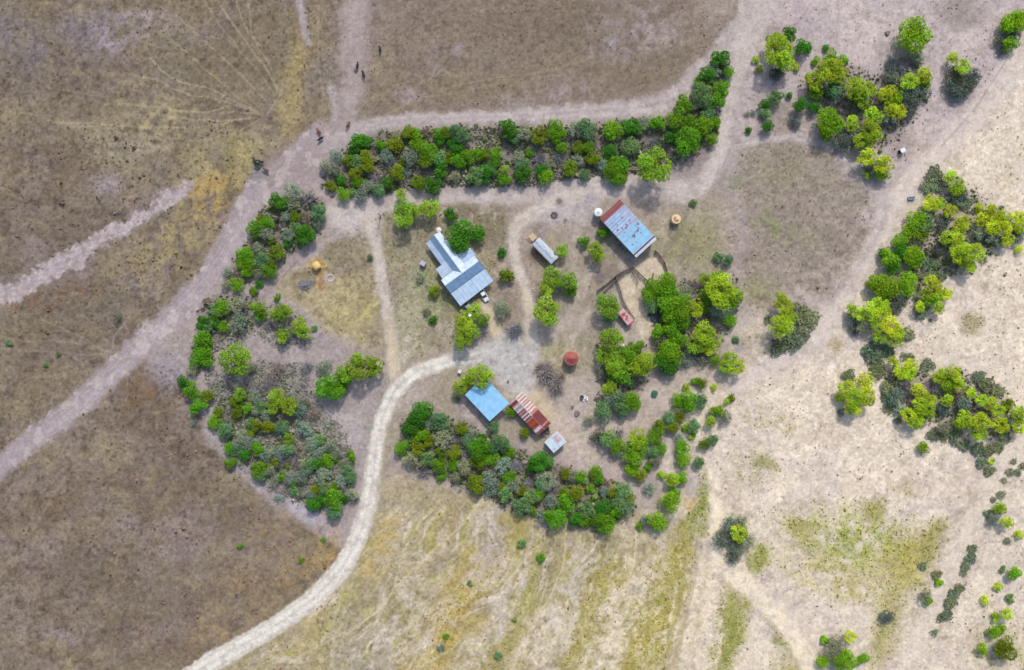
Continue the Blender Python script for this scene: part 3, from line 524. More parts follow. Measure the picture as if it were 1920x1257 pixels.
l.new(a.outputs['Color'], mx.inputs[0]); l.new(mm.outputs[0], mx.inputs['Scale']); l.new(mx.outputs['Vector'], b.inputs['Base Color'])
b.inputs['Roughness'].default_value = .95; b.inputs['Specular IOR Level'].default_value = .1
bp = n.new('ShaderNodeBump'); bp.inputs['Strength'].default_value = .5; bp.inputs['Distance'].default_value = .12
l.new(no.outputs['Fac'], bp.inputs['Height']); l.new(bp.outputs['Normal'], b.inputs['Normal'])
l.new(b.outputs['BSDF'], out.inputs['Surface'])

infine = (CX >= -40) & (CX <= 1960) & (CY >= -40) & (CY <= 1297)
Z = np.where(infine, ((N3-.5)*.16*(.4+TD*1.2) + (N1-.5)*.16)*ROUGH + (N2-.5)*.3*np.minimum(ROUGH+.3, 1), 0).astype(np.float32)
VX = ((CX-960)*S).astype(np.float32); VY = ((628.5-CY)*S).astype(np.float32)
def grid_mesh(name, mask, dz):
    ny, nx = CX.shape; idx = np.arange(ny*nx).reshape(ny, nx)
    F = np.stack([idx[1:, :-1], idx[1:, 1:], idx[:-1, 1:], idx[:-1, :-1]], -1)
    if mask is not None:
        F = F[mask[1:, :-1] & mask[1:, 1:] & mask[:-1, 1:] & mask[:-1, :-1]]
    F = F.reshape(-1, 4); used = np.unique(F); remap = np.zeros(ny*nx, np.int32); remap[used] = np.arange(len(used)); F = remap[F]
    V = np.stack([VX.ravel()[used], VY.ravel()[used], Z.ravel()[used]+dz], -1)
    me = bpy.data.meshes.new(name); me.vertices.add(len(V)); me.vertices.foreach_set('co', V.ravel())
    k = len(F); me.loops.add(k*4); me.loops.foreach_set('vertex_index', F.astype(np.int32).ravel())
    me.polygons.add(k); me.polygons.foreach_set('loop_start', np.arange(0, k*4, 4, dtype=np.int32)); me.polygons.foreach_set('loop_total', np.full(k, 4, np.int32))
    me.polygons.foreach_set('use_smooth', np.ones(k, bool)); me.update(calc_edges=True)
    ca = me.color_attributes.new('Col', 'FLOAT_COLOR', 'POINT'); arr = np.ones((len(V), 4), np.float32); arr[:, :3] = C.reshape(-1, 3)[used]
    ca.data.foreach_set('color', arr.ravel()); me.materials.append(soil)
    o = bpy.data.objects.new(name, me); COL.objects.link(o); return tag(o, kind='structure')
grid_mesh('ground', None, 0)
for k, (nm, mk) in enumerate(ROAD.items()): grid_mesh(nm, mk, .02+.006*k)
def gz(px, py):
    i = min(max(np.searchsorted(XS, px), 0), len(XS)-1); j = min(max(np.searchsorted(YS, py), 0), len(YS)-1); return float(Z[j, i])
# ------------------------------------------------------------------ vegetation
LEAF = leafmat('leaf', .38); TWIG = mat('bark', (.16, .135, .115), .9, var=.25, scale=6); GRASS = leafmat('grass_blade', .2, False)
TWIGM = leafmat('dry_twig', .05)
rng = np.random.RandomState(5)
def unit(v): return v/np.maximum(np.linalg.norm(v, axis=-1, keepdims=True), 1e-6)
def cards(P, Nrm, size, aspect=1.0):
    """leaf sprays: small bent quads (two triangles folded) at P facing Nrm"""
    n = len(P); r = rng.normal(size=(n, 3)); u = unit(np.cross(Nrm, r)); w = np.cross(Nrm, u)
    s = (size*(.6+.8*rng.rand(n)))[:, None] if np.ndim(size) == 0 else (size*(.6+.8*rng.rand(n)))[:, None]
    a = u*s*.5*aspect; b_ = w*s*.5; lift = Nrm*s*.12
    V = np.stack([P-a-lift, P-b_*.8, P+a-lift, P+b_*.8], 1).reshape(-1, 3)
    return V, np.arange(n*4).reshape(n, 4)
def crown_mesh(name, n, size, lobes, rad, flat, gap, seed, hue=.16, up=.5):
    """unit crown (radius 1): leaf sprays spread through several irregular lobes"""
    global rng
    rng = np.random.RandomState(seed); rs_ = rng
    cen = []
    for k in range(lobes):
        t = 2*math.pi*(k+rs_.rand()*.7)/max(lobes-1, 1); d = 0 if k == 0 else rs_.uniform(.42, .68)
        cen.append((d*math.cos(t), d*math.sin(t), rs_.uniform(-.25, .3)*(1-d*.6)))
    cen = np.array(cen); rr = rad*rs_.uniform(.72, 1.2, lobes); wts = rr**2/np.sum(rr**2)
    which = rs_.choice(lobes, n, p=wts); d = unit(rs_.normal(size=(n, 3))); d[:, 2] = np.where(d[:, 2] < -.35, -d[:, 2]*.6, d[:, 2])
    k = rs_.rand(n)**.33; k = np.where(rs_.rand(n) < .72, .82+.2*rs_.rand(n), k)
    P = cen[which] + d*(rr[which]*k)[:, None]*np.array([1, 1, flat])
    P += rs_.normal(size=P.shape)*.03
    if gap:                                   # thin out by a lumpy field, so the ground shows through
        g = np.sin(P[:, 0]*7.1+seed)+np.sin(P[:, 1]*6.3+seed*2)+np.sin(P[:, 2]*8+seed*3+P[:, 0]*4); P_ = g > np.quantile(g, gap); P = P[P_]; d = d[P_]; which = which[P_]
    Nn = unit(d*.6+np.array([0, 0, up])+rs_.normal(size=P.shape)*.45)
    V, F = cards(P, Nn, size)
    lob = 1+hue*rs_.uniform(-1, 1, lobes); br = lob[which]*(1+rs_.uniform(-.2, .2, len(P)))
    yel = rs_.uniform(-1, 1, len(P))*.08 + (rs_.uniform(-1, 1, lobes)*.08)[which]
    Cc = np.stack([br*(1+yel), br, br*(1-yel*.6)], 1); gr = (rs_.rand(len(P)) < .16)[:, None]; Cc = np.where(gr, br[:, None]*np.array([1.0, .82, 2.0])*.95, Cc)
    return np_mesh(name, V, F, Cc, LEAF)
def twig_mesh(name, n, seed, w=.03, hue=.3):
    rs_ = np.random.RandomState(seed); Vs = []; Fs = []; Cs = []; i = 0
    for k in range(n):
        t = rs_.rand()*6.283; el = rs_.uniform(.15, 1.4); L = rs_.uniform(.5, 1.05)
        d = np.array([math.cos(t)*math.cos(el), math.sin(t)*math.cos(el), math.sin(el)*.8]); o = np.array([rs_.normal()*.18, rs_.normal()*.18, -.55])
        pts = [o, o+d*L*.55+rs_.normal(size=3)*.05, o+d*L*1.15+rs_.normal(size=3)*.12]
        if rs_.rand() < .75: pts.append(pts[-1]+rs_.normal(size=3)*.16)
        c = 1+rs_.uniform(-hue, hue)
        for a in range(len(pts)-1):
            p, q = pts[a], pts[a+1]; e = unit((q-p)[None])[0]; u = unit(np.cross(e, [.3, .2, 1.])[None])[0]; v = np.cross(e, u); w0 = w*(1-.28*a); w1 = w*(1-.28*(a+1))
            for (pp, ww) in ((p, w0), (q, w1)):
                for m_ in range(3):
                    th = 2.094*m_; Vs.append(pp+(u*math.cos(th)+v*math.sin(th))*ww)
            for m_ in range(3): Fs.append((i+m_, i+(m_+1) % 3, i+3+(m_+1) % 3, i+3+m_)); Cs.append((c, c, c))
            i += 6
    return np_mesh(name, np.array(Vs), np.array(Fs), np.array(Cs), TWIGM)
def pad_mesh(name, n, seed):
    """prickly pear: thick oval pads growing out of one another"""
    rs_ = np.random.RandomState(seed); Vs = []; Fs = []; Cs = []; i = 0
    for k in range(n):
        t = rs_.rand()*6.283; d = math.sqrt(rs_.rand())*(.86+.16*math.sin(3*t+seed)+.1*math.sin(7*t+seed*2)); lump = .55+.45*math.sin(d*9+seed+t*2)
        p = np.array([d*math.cos(t), d*math.sin(t), rs_.uniform(-.25, .3)*lump]); nrm = unit(np.array([[rs_.normal(), rs_.normal(), rs_.uniform(.05, .9)]]))[0]
        u = unit(np.cross(nrm, [rs_.normal(), rs_.normal(), 1.])[None])[0]; v = np.cross(nrm, u); s = rs_.uniform(.07, .125)*(1.35 if n < 300 else 1.0)
        c = 1+rs_.uniform(-.4, .45)
        ring = [p+u*s*math.cos(a)*.75+v*s*math.sin(a) for a in np.linspace(0, 6.283, 7)[:-1]]
        Vs += ring+[p+nrm*s*.25, p-nrm*s*.25]
        for a in range(6):
            Fs.append((i+a, i+(a+1) % 6, i+6)); Fs.append((i+(a+1) % 6, i+a, i+7)); Cs += [(c, c, c), (c*.95, c*.95, c*.95)]
        i += 8
    return np_mesh(name, np.array(Vs), np.array(Fs), np.array(Cs), LEAF)
def stem_mesh(name, seed, tree):
    rs_ = random.Random(seed); m = MB()
    if tree:                                   # unit: ground at z=-1.35, crown radius 1
        m.tube((0, 0, -1.45), (.03, .02, -.7), .085, .06, 7)
        for k in range(6):
            t = k*1.05+rs_.random()*.6; d = rs_.uniform(.4, .75); e = (d*math.cos(t), d*math.sin(t), rs_.uniform(-.2, .2)); mid = (e[0]*.45, e[1]*.45, -.4)
            m.tube((.03, .02, -.72), mid, .05, .035, 5); m.tube(mid, e, .035, .012, 5)
    else:
        for k in range(6):
            t = k*1.05+rs_.random()*.6; d = rs_.uniform(.3, .6); m.tube((.05*math.cos(t), .05*math.sin(t), -.95), (d*math.cos(t), d*math.sin(t), rs_.uniform(-.1, .2)), .045, .012, 5)
    me = m.build('stem_source', TWIG); d_ = me.data; bpy.data.objects.remove(me); d_.name = name
    return d_
SIZES = {0: (340, .275), 1: (1000, .168), 2: (2200, .123)}     # leaf sprays, relative size
CROWN = {}
def crown(kind, sz, var):
    k = (kind, sz, var)
    if k not in CROWN:
        n, s = SIZES[sz]; sd = hash((ord(kind), sz, var)) % 9973
        if kind in 'JGK': CROWN[k] = crown_mesh('crown_leaves', n, s, 4+sz+var % 2, .6 if kind != 'K' else .56, .85, 0, sd, .14)
        elif kind == 'O': CROWN[k] = crown_mesh('crown_leaves', n, s*.95, 5+sz, .5, .8, .06, sd, .18)
        elif kind == 'S': CROWN[k] = crown_mesh('crown_leaves', int(n*.9), s*.82, 5+sz, .52, .7, .14, sd, .12, .3)
        elif kind == 'M': CROWN[k] = crown_mesh('crown_leaves', int(n*1.15), s*.86, 7+2*sz, .42, .62, .16, sd, .2)
        elif kind == 'D': CROWN[k] = crown_mesh('crown_leaves', n, s*.85, 6+sz, .58, .6, .08, sd, .25, .3)
        elif kind == 'B': CROWN[k] = twig_mesh('twigs', (70, 130, 200)[sz], sd, (.05, .034, .026)[sz])
        elif kind == 'P': CROWN[k] = pad_mesh('cactus_pads', (160, 290, 480)[sz], sd)
    return CROWN[k]
STEMS = {(t, v): stem_mesh('stems' if not t else 'trunk', 40+v, t) for t in (0, 1) for v in (0, 1, 2)}

KIND = {  # name, label words, category, seen colour, crown height ratio, centre height ratio, group
 'J': ('evergreen_bush', 'deep green dense bush', 'bush', (58, 110, 26), .85, .85, 'deep green dense bushes'),
 'G': ('green_bush', 'fresh green leafy bush', 'bush', (92, 130, 22), .85, .85, 'fresh green leafy bushes'),
 'K': ('bluish_bush', 'bluish green soft bush', 'bush', (92, 124, 72), .8, .8, 'bluish green soft bushes'),
 'O': ('olive_bush', 'olive green bush', 'bush', (96, 116, 22), .8, .8, 'olive green bushes'),
 'S': ('grey_shrub', 'pale grey green shrub', 'shrub', (128, 142, 112), .7, .7, 'pale grey green shrubs'),
 'B': ('bare_shrub', 'leafless grey shrub', 'shrub', (152, 145, 142), .7, .6, 'leafless grey shrubs'),
 'M': ('mesquite_tree', 'yellow green airy tree', 'tree', (140, 158, 30), .75, 1.1, 'yellow green airy trees'),
 'D': ('thorn_scrub', 'blackish thorny scrub', 'scrub', (84, 94, 76), .55, .5, 'blackish green thorny scrub clumps'),
 'P': ('prickly_pear', 'dark cactus patch', 'cactus', (104, 116, 86), .5, .3, 'dark cactus patches')}
VEG = {
'J': '''670,268,14 684,265,11 664,284,9 823,263,9 854,272,13 856,283,11 641,337,9 727,344,10 826,318,13 811,346,15 951,243,15 911,327,14 980,327,14 1015,318,10 1144,286,12 1183,240,15
1350,110,15 1325,144,14 1317,248,10 1188,236,10 1261,255,12 1403,244,6 1434,198,9 1438,236,10 522,378,14 540,453,8 572,442,17 486,532,7 380,607,12 403,603,9 344,718,10 461,852,10 595,869,10 587,943,12 603,939,10 645,935,8
861,445,23 897,438,14 941,472,8 812,599,8 845,403,11 789,775,19 778,792,14 768,808,13 902,823,8 1013,867,19 997,875,11 1080,974,13 1129,949,13 1502,88,13 1516,92,7 1480,64,12 1549,90,6 1480,179,6 1499,196,12 1527,201,10 1243,678,15 1253,688,14 1684,471,12 1656,474,9 1675,497,13''',
'G': '''715,274,9 785,269,13 777,250,9 823,252,10 805,288,14 857,301,13 877,293,12 670,341,9 644,364,10 899,289,9 1040,243,13 1046,254,12 1150,246,15 930,287,9 927,303,9 945,338,10 992,286,8 1022,332,12 1053,278,9 1104,278,10 1164,307,14 1154,327,16
1366,134,9 1312,155,9 1354,166,13 1341,190,14 1283,194,13 1269,222,15 1294,228,9 1318,236,15 1342,230,9 1334,261,9 1232,231,12 1289,268,20 502,418,10 479,429,12 456,474,10 463,482,10 452,493,9 468,496,11 505,509,11 462,510,9 444,534,10 416,578,12 419,613,9 473,546,7 519,559,6 489,591,9 379,637,14 390,642,9 381,659,12 371,672,12 387,676,11
359,733,14 371,762,13 402,791,10 463,766,9 483,842,11 430,842,9 432,868,9 496,877,9 483,881,11 528,895,8 614,865,10 626,863,8 659,857,8 550,906,8 626,937,14 647,707,14 620,730,20 907,600,9 1094,453,9 1131,437,9 1071,544,11
1251,532,18 1221,548,16 1251,560,19 1275,564,14 1335,552,16 1370,567,14 1323,578,9 1367,601,11 1269,586,20 1275,602,16 1235,622,12 1259,619,15 1272,635,14 1250,661,18 1265,672,13 1343,675,9 1172,662,13 1186,675,12 1195,650,10 1159,705,15 1185,753,16 1155,836,13 1199,834,14 1187,853,15 1187,881,12 1215,878,8 1229,818,12 1240,841,9 1271,750,10 1290,752,14 1288,762,9 1308,715,8 1287,804,7 1345,771,11 1279,839,11 1281,860,12 1278,896,10 1257,942,14 1263,925,9 1231,977,15 1199,986,7
1530,114,7 1559,110,12 1584,112,8 1530,172,12 1608,180,13 1555,227,22 1549,249,13 1654,329,11 1678,181,14 1713,63,25 1734,156,10 1903,44,17 1914,34,12 1889,49,12 1895,83,11 1781,720,13 1729,776,14 1795,352,12 1717,414,14 1706,436,12 1686,453,11 1712,477,16 1717,491,12 1668,486,15 1655,535,19 1639,533,13 1665,546,14 1701,525,14 1700,540,13 1749,560,13 1731,840,9 1874,953,10 1744,1128,8 1761,1093,7 1902,1075,11 1864,1185,10 1881,1182,8 1842,1217,9 1581,1238,18 1617,1235,10 1544,1241,10 1547,1201,8
1014,1046,7 837,1193,5 565,1051,5 605,1012,4 448,1026,5 789,815,12 752,840,10 822,872,11 851,872,10 829,894,8 899,845,17 954,847,10 922,861,11 956,895,11 1007,929,11 959,770,9 1091,895,10 1115,885,10 1124,898,9 1107,919,8 1062,944,13 997,958,8 1006,930,10 1040,971,16 1097,976,10 1132,982,16 1145,977,9 1157,957,13''',
'K': '''540,842,11 475,795,10 580,875,11 530,800,11 610,915,10 445,845,10 490,765,10 600,825,10 864,253,16 671,306,11 823,296,13 891,330,15 708,357,11 660,360,8 964,254,11 1102,241,15 1197,243,10 921,318,10 981,310,12 1097,327,9 1182,272,14 1317,179,16 1328,212,12 1453,182,12 1434,212,9 597,399,13 553,429,10 491,493,13 398,581,8 392,610,10 589,616,5 421,809,12 490,892,10 649,881,9 659,894,10 550,923,8 626,958,13 693,482,5 1141,594,12 1227,570,13 1380,637,6 1164,696,13 1178,711,10 1167,762,16 1132,766,13 1141,823,14 1223,848,10 1313,752,12 1255,782,10 1302,795,9 1299,805,9 1337,825,9 1311,867,9 1347,483,8 1364,489,9 1300,380,6
1734,420,13 1565,166,15 1883,1068,6 1896,1125,8 978,1021,7 881,1096,5 964,1164,4 934,1231,6 825,792,15 876,823,10 763,834,8 800,861,13 935,835,16 946,928,12 926,799,10 1019,911,12 979,950,15 997,930,12 1099,955,14 1170,919,13 1165,941,15 15,644,6 107,664,4 85,684,4 857,749,5''',
'O': '''655,300,11 740,271,13 764,249,12 841,250,12 686,295,12 689,311,12 756,301,9 797,304,14 838,296,11 746,323,13 667,325,12 783,341,13 621,350,9 1010,256,15 906,289,11 1069,318,14 1083,278,12 1110,299,13 1145,303,9 1167,329,11 1323,166,9 553,405,10 489,412,10 507,450,9 519,475,13 508,493,10 386,743,12 409,774,9 444,755,12 446,776,10 479,797,11 469,809,9 504,801,12 516,869,9 536,874,5 591,917,9 628,910,9 951,517,13 815,545,10 640,722,12 1151,577,10 1254,599,13 1202,892,11 1237,801,12 1316,718,9 1273,785,10 1264,802,11 1372,745,7 1320,832,10 1728,442,12 1883,1217,18 1890,759,10
864,805,12 779,821,11 803,827,11 782,842,12 829,848,11 852,850,12 897,867,14 892,907,16 942,912,9 977,920,10 984,810,9 1060,890,10 1083,925,14 1057,928,11 1151,922,10 1178,938,12''',
'S': '''470,830,11 500,852,12 525,850,12 565,893,12 610,888,11 640,905,10 505,882,10 500,780,11 570,805,12 630,850,10 455,815,10 515,905,9 590,855,11 545,898,11 480,745,11 630,292,11 609,312,10 625,319,10 741,253,9 727,295,11 768,295,14 762,323,8 853,331,10 675,366,12 687,349,11 981,252,12 1078,245,12 1107,254,12 973,294,10 1032,310,9 1080,302,10 1126,307,10 1341,136,9 1304,194,10 1209,231,11 1186,268,10 1413,211,5 1403,212,5 553,359,14 548,381,13 535,405,9 499,439,12 541,439,10 596,418,9 483,466,9 487,509,11 427,510,9 424,533,9 441,572,15 450,608,14 526,604,12 543,623,10 358,692,11 472,688,8 361,792,6 411,797,8 481,768,9 548,759,16 560,770,11 558,790,8 452,832,11 444,865,6 525,815,8 585,830,12 618,838,12 595,844,10 570,869,10 649,869,9 599,900,9 521,935,8 583,927,9 659,927,9 566,929,8 608,690,13
942,580,14 789,523,8 1051,534,14 1281,549,14 1350,578,16 1288,673,12 1131,699,10 1150,746,14 1132,783,11 1103,789,9 1162,848,10 1230,864,10 1271,771,9 1274,822,9 1360,783,11 1337,783,9 1246,978,10 1212,978,9 1217,914,10 1370,980,14 1400,1010,14 1385,1030,12 1390,978,12 1620,611,14 1680,742,12 1688,770,10 1808,759,13 1897,793,14 1772,802,12 1732,400,12 1836,434,14 1854,438,14 1876,455,10 1603,249,13 1665,219,13 1714,104,12 1793,146,10 1864,975,10 1735,1116,10 1567,1218,18 827,1215,7
805,792,12 880,812,10 829,826,14 854,893,9 770,862,13 872,875,13 942,874,13 918,899,15 919,918,11 961,912,12 1025,900,16 1075,892,10 1134,922,9 1033,942,12 1019,968,12 1178,955,11''',
'B': '''560,868,13 520,870,12 600,870,11 470,850,11 545,780,12 585,780,12 1040,715,15 1024,698,20 1012,690,10 1052,706,10 793,249,12 733,309,11 656,344,8 705,335,12 1009,295,12 1050,295,12 1226,263,11 578,372,15 573,413,11 440,518,14 503,608,11 455,580,10 550,852,14 533,921,11 663,937,10 516,697,16 575,690,12 966,620,16 904,624,10 1044,732,12 1296,535,10 1159,816,12 1699,735,14 1710,748,12 1753,729,10 1802,744,14 1847,778,13 1778,363,12 1693,125,16 856,823,12 793,883,14 812,880,10 870,851,12 969,875,12 921,880,12 991,904,8 1035,922,12 1137,909,10 480,735,12 500,720,10''',
'M': '''945,321,9 751,365,9 755,400,19 775,395,13 807,390,15 1226,313,26 485,578,12 524,587,14 537,583,10 561,611,13 568,623,12 529,630,11 442,673,24 450,739,11 519,745,13 512,763,11 541,763,14 541,823,9 675,687,21 702,690,15 645,700,14 889,584,13 869,602,15 870,634,17 887,622,12 1054,470,11 1038,520,16 1068,527,14 1024,540,12 1028,584,22 1115,467,12 1121,480,11 1138,574,18 1345,527,17 1354,548,25 1321,524,10 1380,556,13 1304,578,14 1323,626,18 1335,640,15 1304,648,15 1326,653,12 1369,672,12 1362,688,12 1380,689,13
1146,635,18 1130,667,13 1208,681,18 1149,680,16 1189,692,12 1154,687,16 1201,690,13 1143,729,12 1194,824,15 1288,725,7 1341,727,6 1299,818,7 1332,792,9 1365,753,6 1262,897,10 1261,904,10 1242,893,8 1385,1000,14 1467,570,16 1466,612,19 1482,596,11 1622,716,15 1589,731,14 1626,744,15 1602,750,16 1598,765,13 1577,746,8 1675,678,9 1708,686,12 1688,697,12 1705,699,12 1759,709,10 1789,701,13 1770,701,10 1798,722,11 1720,731,10 1733,742,10 1748,752,9 1725,757,12 1738,767,13 1703,780,12 1718,789,13 1776,752,10 1821,737,9 1841,750,10 1856,757,10 1871,770,11 1875,797,14 1834,793,16 1808,785,14 1836,813,13 1800,795,10 1912,776,14 1910,800,12 1863,866,6
1781,332,10 1745,381,13 1759,383,11 1781,396,11 1803,420,14 1796,444,13 1778,445,12 1800,465,12 1820,475,18 1796,478,14 1816,495,13 1840,390,8 1860,400,14 1880,409,12 1843,412,12 1882,423,14 1864,425,14 1889,449,11 1909,409,12 1913,423,12 1915,467,7 1644,575,17 1655,586,14 1643,602,14 1598,580,9 1614,589,12 1674,615,17 1681,635,14 1652,630,13 1749,533,14 1760,548,11 1775,551,10 1736,552,10 1725,575,9 1760,578,10
1462,96,23 1452,80,14 1472,118,15 1419,109,7 1425,128,7 1495,123,7 1556,133,19 1575,142,14 1527,153,15 1605,165,17 1629,169,13 1618,195,9 1664,176,14 1598,232,12 1638,219,15 1635,246,16 1616,263,13 1632,265,11 1671,204,12 1686,211,12 1627,295,15 1657,309,15 1629,325,8 1704,153,14 1732,142,13 1786,109,9 1806,126,13 1889,980,10 1914,1005,8 1877,1103,8 1851,1128,8 1889,1153,10 1870,1161,8 1594,1195,10 900,705,19 865,725,13 877,713,10''',
'D': '''572,759,9 488,807,7 411,790,7 799,586,6 1243,640,14 1315,664,14 1124,820,13 1362,1010,16 1378,1040,12 1770,767,11 1808,768,11 1768,418,11 1712,455,12 1907,438,13 1759,467,11 1681,564,15 1678,580,11 1600,602,12 1604,619,9 1459,134,13 1578,268,15 1633,313,12 1703,198,16 1708,179,17 1719,117,9 1670,120,9 1670,142,12 1727,170,13 1789,139,14 1825,143,13 1810,157,16 1786,163,14 1803,172,14 1895,63,12 1872,77,9 1880,92,9 1489,228,9 220,599,7 1664,1158,11 1805,368,9''',
'P': '''1480,590,16 1514,600,22 1494,634,20 1460,651,15 1497,584,17 1440,600,8 1477,640,13 1592,705,12 1577,773,7 1643,658,19 1667,658,12 1628,660,12 1643,679,14 1645,699,13 1695,669,8 1708,671,8 1740,684,12 1667,727,15 1662,742,10 1673,759,12 1667,767,9 1684,789,7 1836,707,12 1851,722,15 1871,733,13 1750,815,11 1770,819,9 1791,813,13 1808,834,11 1789,830,8 1834,843,12 1854,845,12 1873,838,11 1841,868,10 1856,883,10 1884,817,12 1901,866,6 1894,886,8 1908,886,7 1754,328,16 1741,350,14 1756,347,13 1800,374,14 1811,381,12 1737,495,12 1756,493,9 1721,515,9 1765,517,10 1745,513,9 1843,486,8 1701,627,13 1728,584,14 1721,540,6 1717,560,6 1883,901,6 1863,937,6 1878,928,8 1855,964,9 1889,1015,7 1823,1030,9 1821,1046,10 1810,1062,9 1807,1075,7 1799,1103,9 1788,1116,10 1782,1131,11 1776,1153,10 1765,1160,8 1752,1187,7 1757,1078,9 1731,1062,8 1918,874,7'''}
ANCH = [(620, 325, 'at the left end of the long hedge'), (690, 300, 'just inside the left end of the long hedge'), (765, 290, 'in the long hedge, left of its middle'), (855, 290, 'in the long hedge above the farmhouse'), (945, 290, 'in the long hedge above the curved lane top'),
 (1040, 290, 'in the long hedge above the silver trailer'), (1110, 275, 'in the long hedge before the barn'), (1185, 275, 'in the long hedge above the barn'), (1290, 240, 'at the corner where the hedge bends up'), (1335, 150, 'in the upward arm of the hedge'), (1226, 313, 'in the gap below the hedge, above the barn'),
 (1425, 225, 'beside the upper edge of the round paddock'), (545, 395, 'in the thicket below the grazing cattle'), (480, 440, 'on the bank of the diagonal dirt track'), (480, 495, 'left of the golden hay bale'), (430, 590, 'below the thicket, along the dirt track'), (535, 600, 'below the grey brush pile'), (375, 655, 'on the left flank of the shrubby belt'),
 (442, 673, 'alone in the middle of the shrubby clearing'), (360, 745, 'at the left tip of the shrubby belt'), (430, 785, 'in the shrubby belt right of its left tip'), (530, 760, 'in the middle of the shrubby belt'), (460, 860, 'on the lower left edge of the shrubby belt'), (540, 870, 'in the lower middle of the shrubby belt'), (635, 870, 'in the shrubby belt beside the gravel road'), (610, 940, 'at the lower tip of the shrubby belt'),
 (650, 705, 'left of the yellow lane mouth'), (775, 395, 'above the farmhouse by the lane'), (880, 440, 'against the farmhouse roof'), (800, 550, 'on the grass left of the farmhouse'), (945, 520, 'between the farmhouse and the lane'), (885, 605, 'below the farmhouse porch'), (955, 605, 'between the driveway and the lane'), (1040, 530, 'below the silver trailer'), (1105, 460, 'left of the barn'), (1300, 380, 'right of the barn'), (1355, 487, 'at the edge of the round paddock'),
 (1142, 578, 'left of the small red shed'), (1240, 545, 'at the right edge of the corral'), (1345, 550, 'at the right end of the corral grove'), (1265, 600, 'in the grove below the corral'), (1315, 640, 'on the sandy side of the corral grove'), (1255, 675, 'at the foot of the corral grove'), (1370, 680, 'right of the corral grove on the sand'), (1165, 675, 'below the small red shed'), (1155, 755, 'left of the round green tank'), (1032, 715, 'beside the red round tank'),
 (895, 710, 'overhanging the blue roof'), (985, 790, 'beside the rusty shed'), (775, 800, 'at the left end of the lower hedge'), (840, 840, 'in the lower hedge left of its middle'), (900, 870, 'in the lower hedge below the blue roof'), (955, 900, 'in the lower hedge below the rusty shed'), (1030, 920, 'in the lower hedge below the white shed'), (1090, 940, 'in the lower hedge near its right end'), (1155, 945, 'at the right end of the lower hedge'), (1170, 840, 'in the group right of the white shed'), (1235, 850, 'in the scrub below the round green tank'), (1285, 770, 'in the scrub right of the round green tank'), (1345, 780, 'on the sand edge of the tank scrub'), (1275, 880, 'in the string above the green grass strip'), (1225, 965, 'at the lower end of the scrub string'),
 (1470, 95, 'beside the upper dirt track'), (1550, 125, 'on the upper side of the top right thicket'), (1510, 190, 'on the left side of the top right thicket'), (1610, 190, 'in the middle of the top right thicket'), (1560, 245, 'at the lower left of the top right thicket'), (1625, 245, 'on the lower side of the top right thicket'), (1690, 180, 'on the right side of the top right thicket'), (1645, 310, 'above the round paddock near the white box'), (1713, 63, 'alone near the top edge'), (1802, 145, 'on the island right of the top thicket'), (1895, 60, 'in the top right corner'),
 (1765, 345, 'at the top of the right hand grove'), (1760, 400, 'just below the top of the right hand grove'), (1715, 440, 'on the left side of the right hand grove'), (1800, 455, 'in the middle of the right hand grove'), (1870, 425, 'where the right hand grove leaves the frame'), (1680, 490, 'in the right hand grove beside the track'), (1670, 545, 'low in the right hand grove'), (1750, 545, 'on the sand right of the grove'), (1740, 505, 'in the notch of the right hand grove'), (1610, 595, 'at the lower left foot of the grove'), (1665, 610, 'at the lower foot of the grove'), (1485, 605, 'in the heart shaped island beside the track'), (1604, 740, 'in the lone clump on the sand'),
 (1645, 670, 'above the lower right thicket'), (1700, 690, 'along the top of the lower right thicket'), (1680, 745, 'on the left side of the lower right thicket'), (1735, 765, 'inside the lower right thicket'), (1785, 715, 'on the top ridge of the lower right thicket'), (1815, 780, 'at the centre right of the lower right thicket'), (1860, 725, 'on the upper right of the lower right thicket'), (1890, 785, 'at the right end of the lower right thicket'), (1790, 825, 'under the lower right thicket'), (1855, 860, 'in the tail of the lower right thicket'), (1385, 1010, 'in the round island in the sandy track'), (1875, 950, 'in the scrub row by the right edge'), (1815, 1060, 'in the row beside the far right track'), (1785, 1130, 'low in the row beside the far right track'), (1745, 1100, 'between the meadow and the far right track'), (1885, 1100, 'in the scrub along the right edge'), (1870, 1190, 'near the lower right corner'), (1575, 1225, 'in the clump at the bottom of the meadow'), (1664, 1158, 'below the green meadow'),
 (900, 1090, 'in the striped lower pasture'), (1014, 1046, 'below the lower hedge in the pasture'), (560, 1030, 'in the brown pasture beside the gravel road'), (150, 650, 'in the left pasture above the dirt track')]
ORD = ['first', 'second', 'third', 'fourth', 'fifth', 'sixth', 'seventh', 'eighth', 'ninth', 'tenth', 'eleventh', 'twelfth']
items = []
vr = random.Random(11)
for k, txt in VEG.items():
    for w in txt.split():
        x, y, r = map(float, w.split(',')); a = min(ANCH, key=lambda q: (q[0]-x)**2+(q[1]-y)**2)[2]
        items.append([k, x, y, r, a])
def size_word(k, r):
    if k == 'M': return 'large ' if r >= 19 else 'small ' if r <= 9 else ''
    return 'large ' if r >= 17 else 'small ' if r <= 7 else ''
groups = {}
for it in items: groups.setdefault((size_word(it[0], it[3])+KIND[it[0]][1], it[4]), []).append(it)
for (desc, a), L in groups.items():
    xs = [q[1] for q in L]; ys = [q[2] for q in L]
    if max(xs)-min(xs) >= max(ys)-min(ys): L.sort(key=lambda q: q[1]); e = ('leftmost', 'rightmost', 'from left')
    else: L.sort(key=lambda q: q[2]); e = ('topmost', 'lowest', 'from top')
    for i, q in enumerate(L):
        t = '' if len(L) == 1 else ', ' + (e[0] if i == 0 else e[1] if i == len(L)-1 else ORD[i]+' '+e[2])
        q.append(desc+' '+a+t)
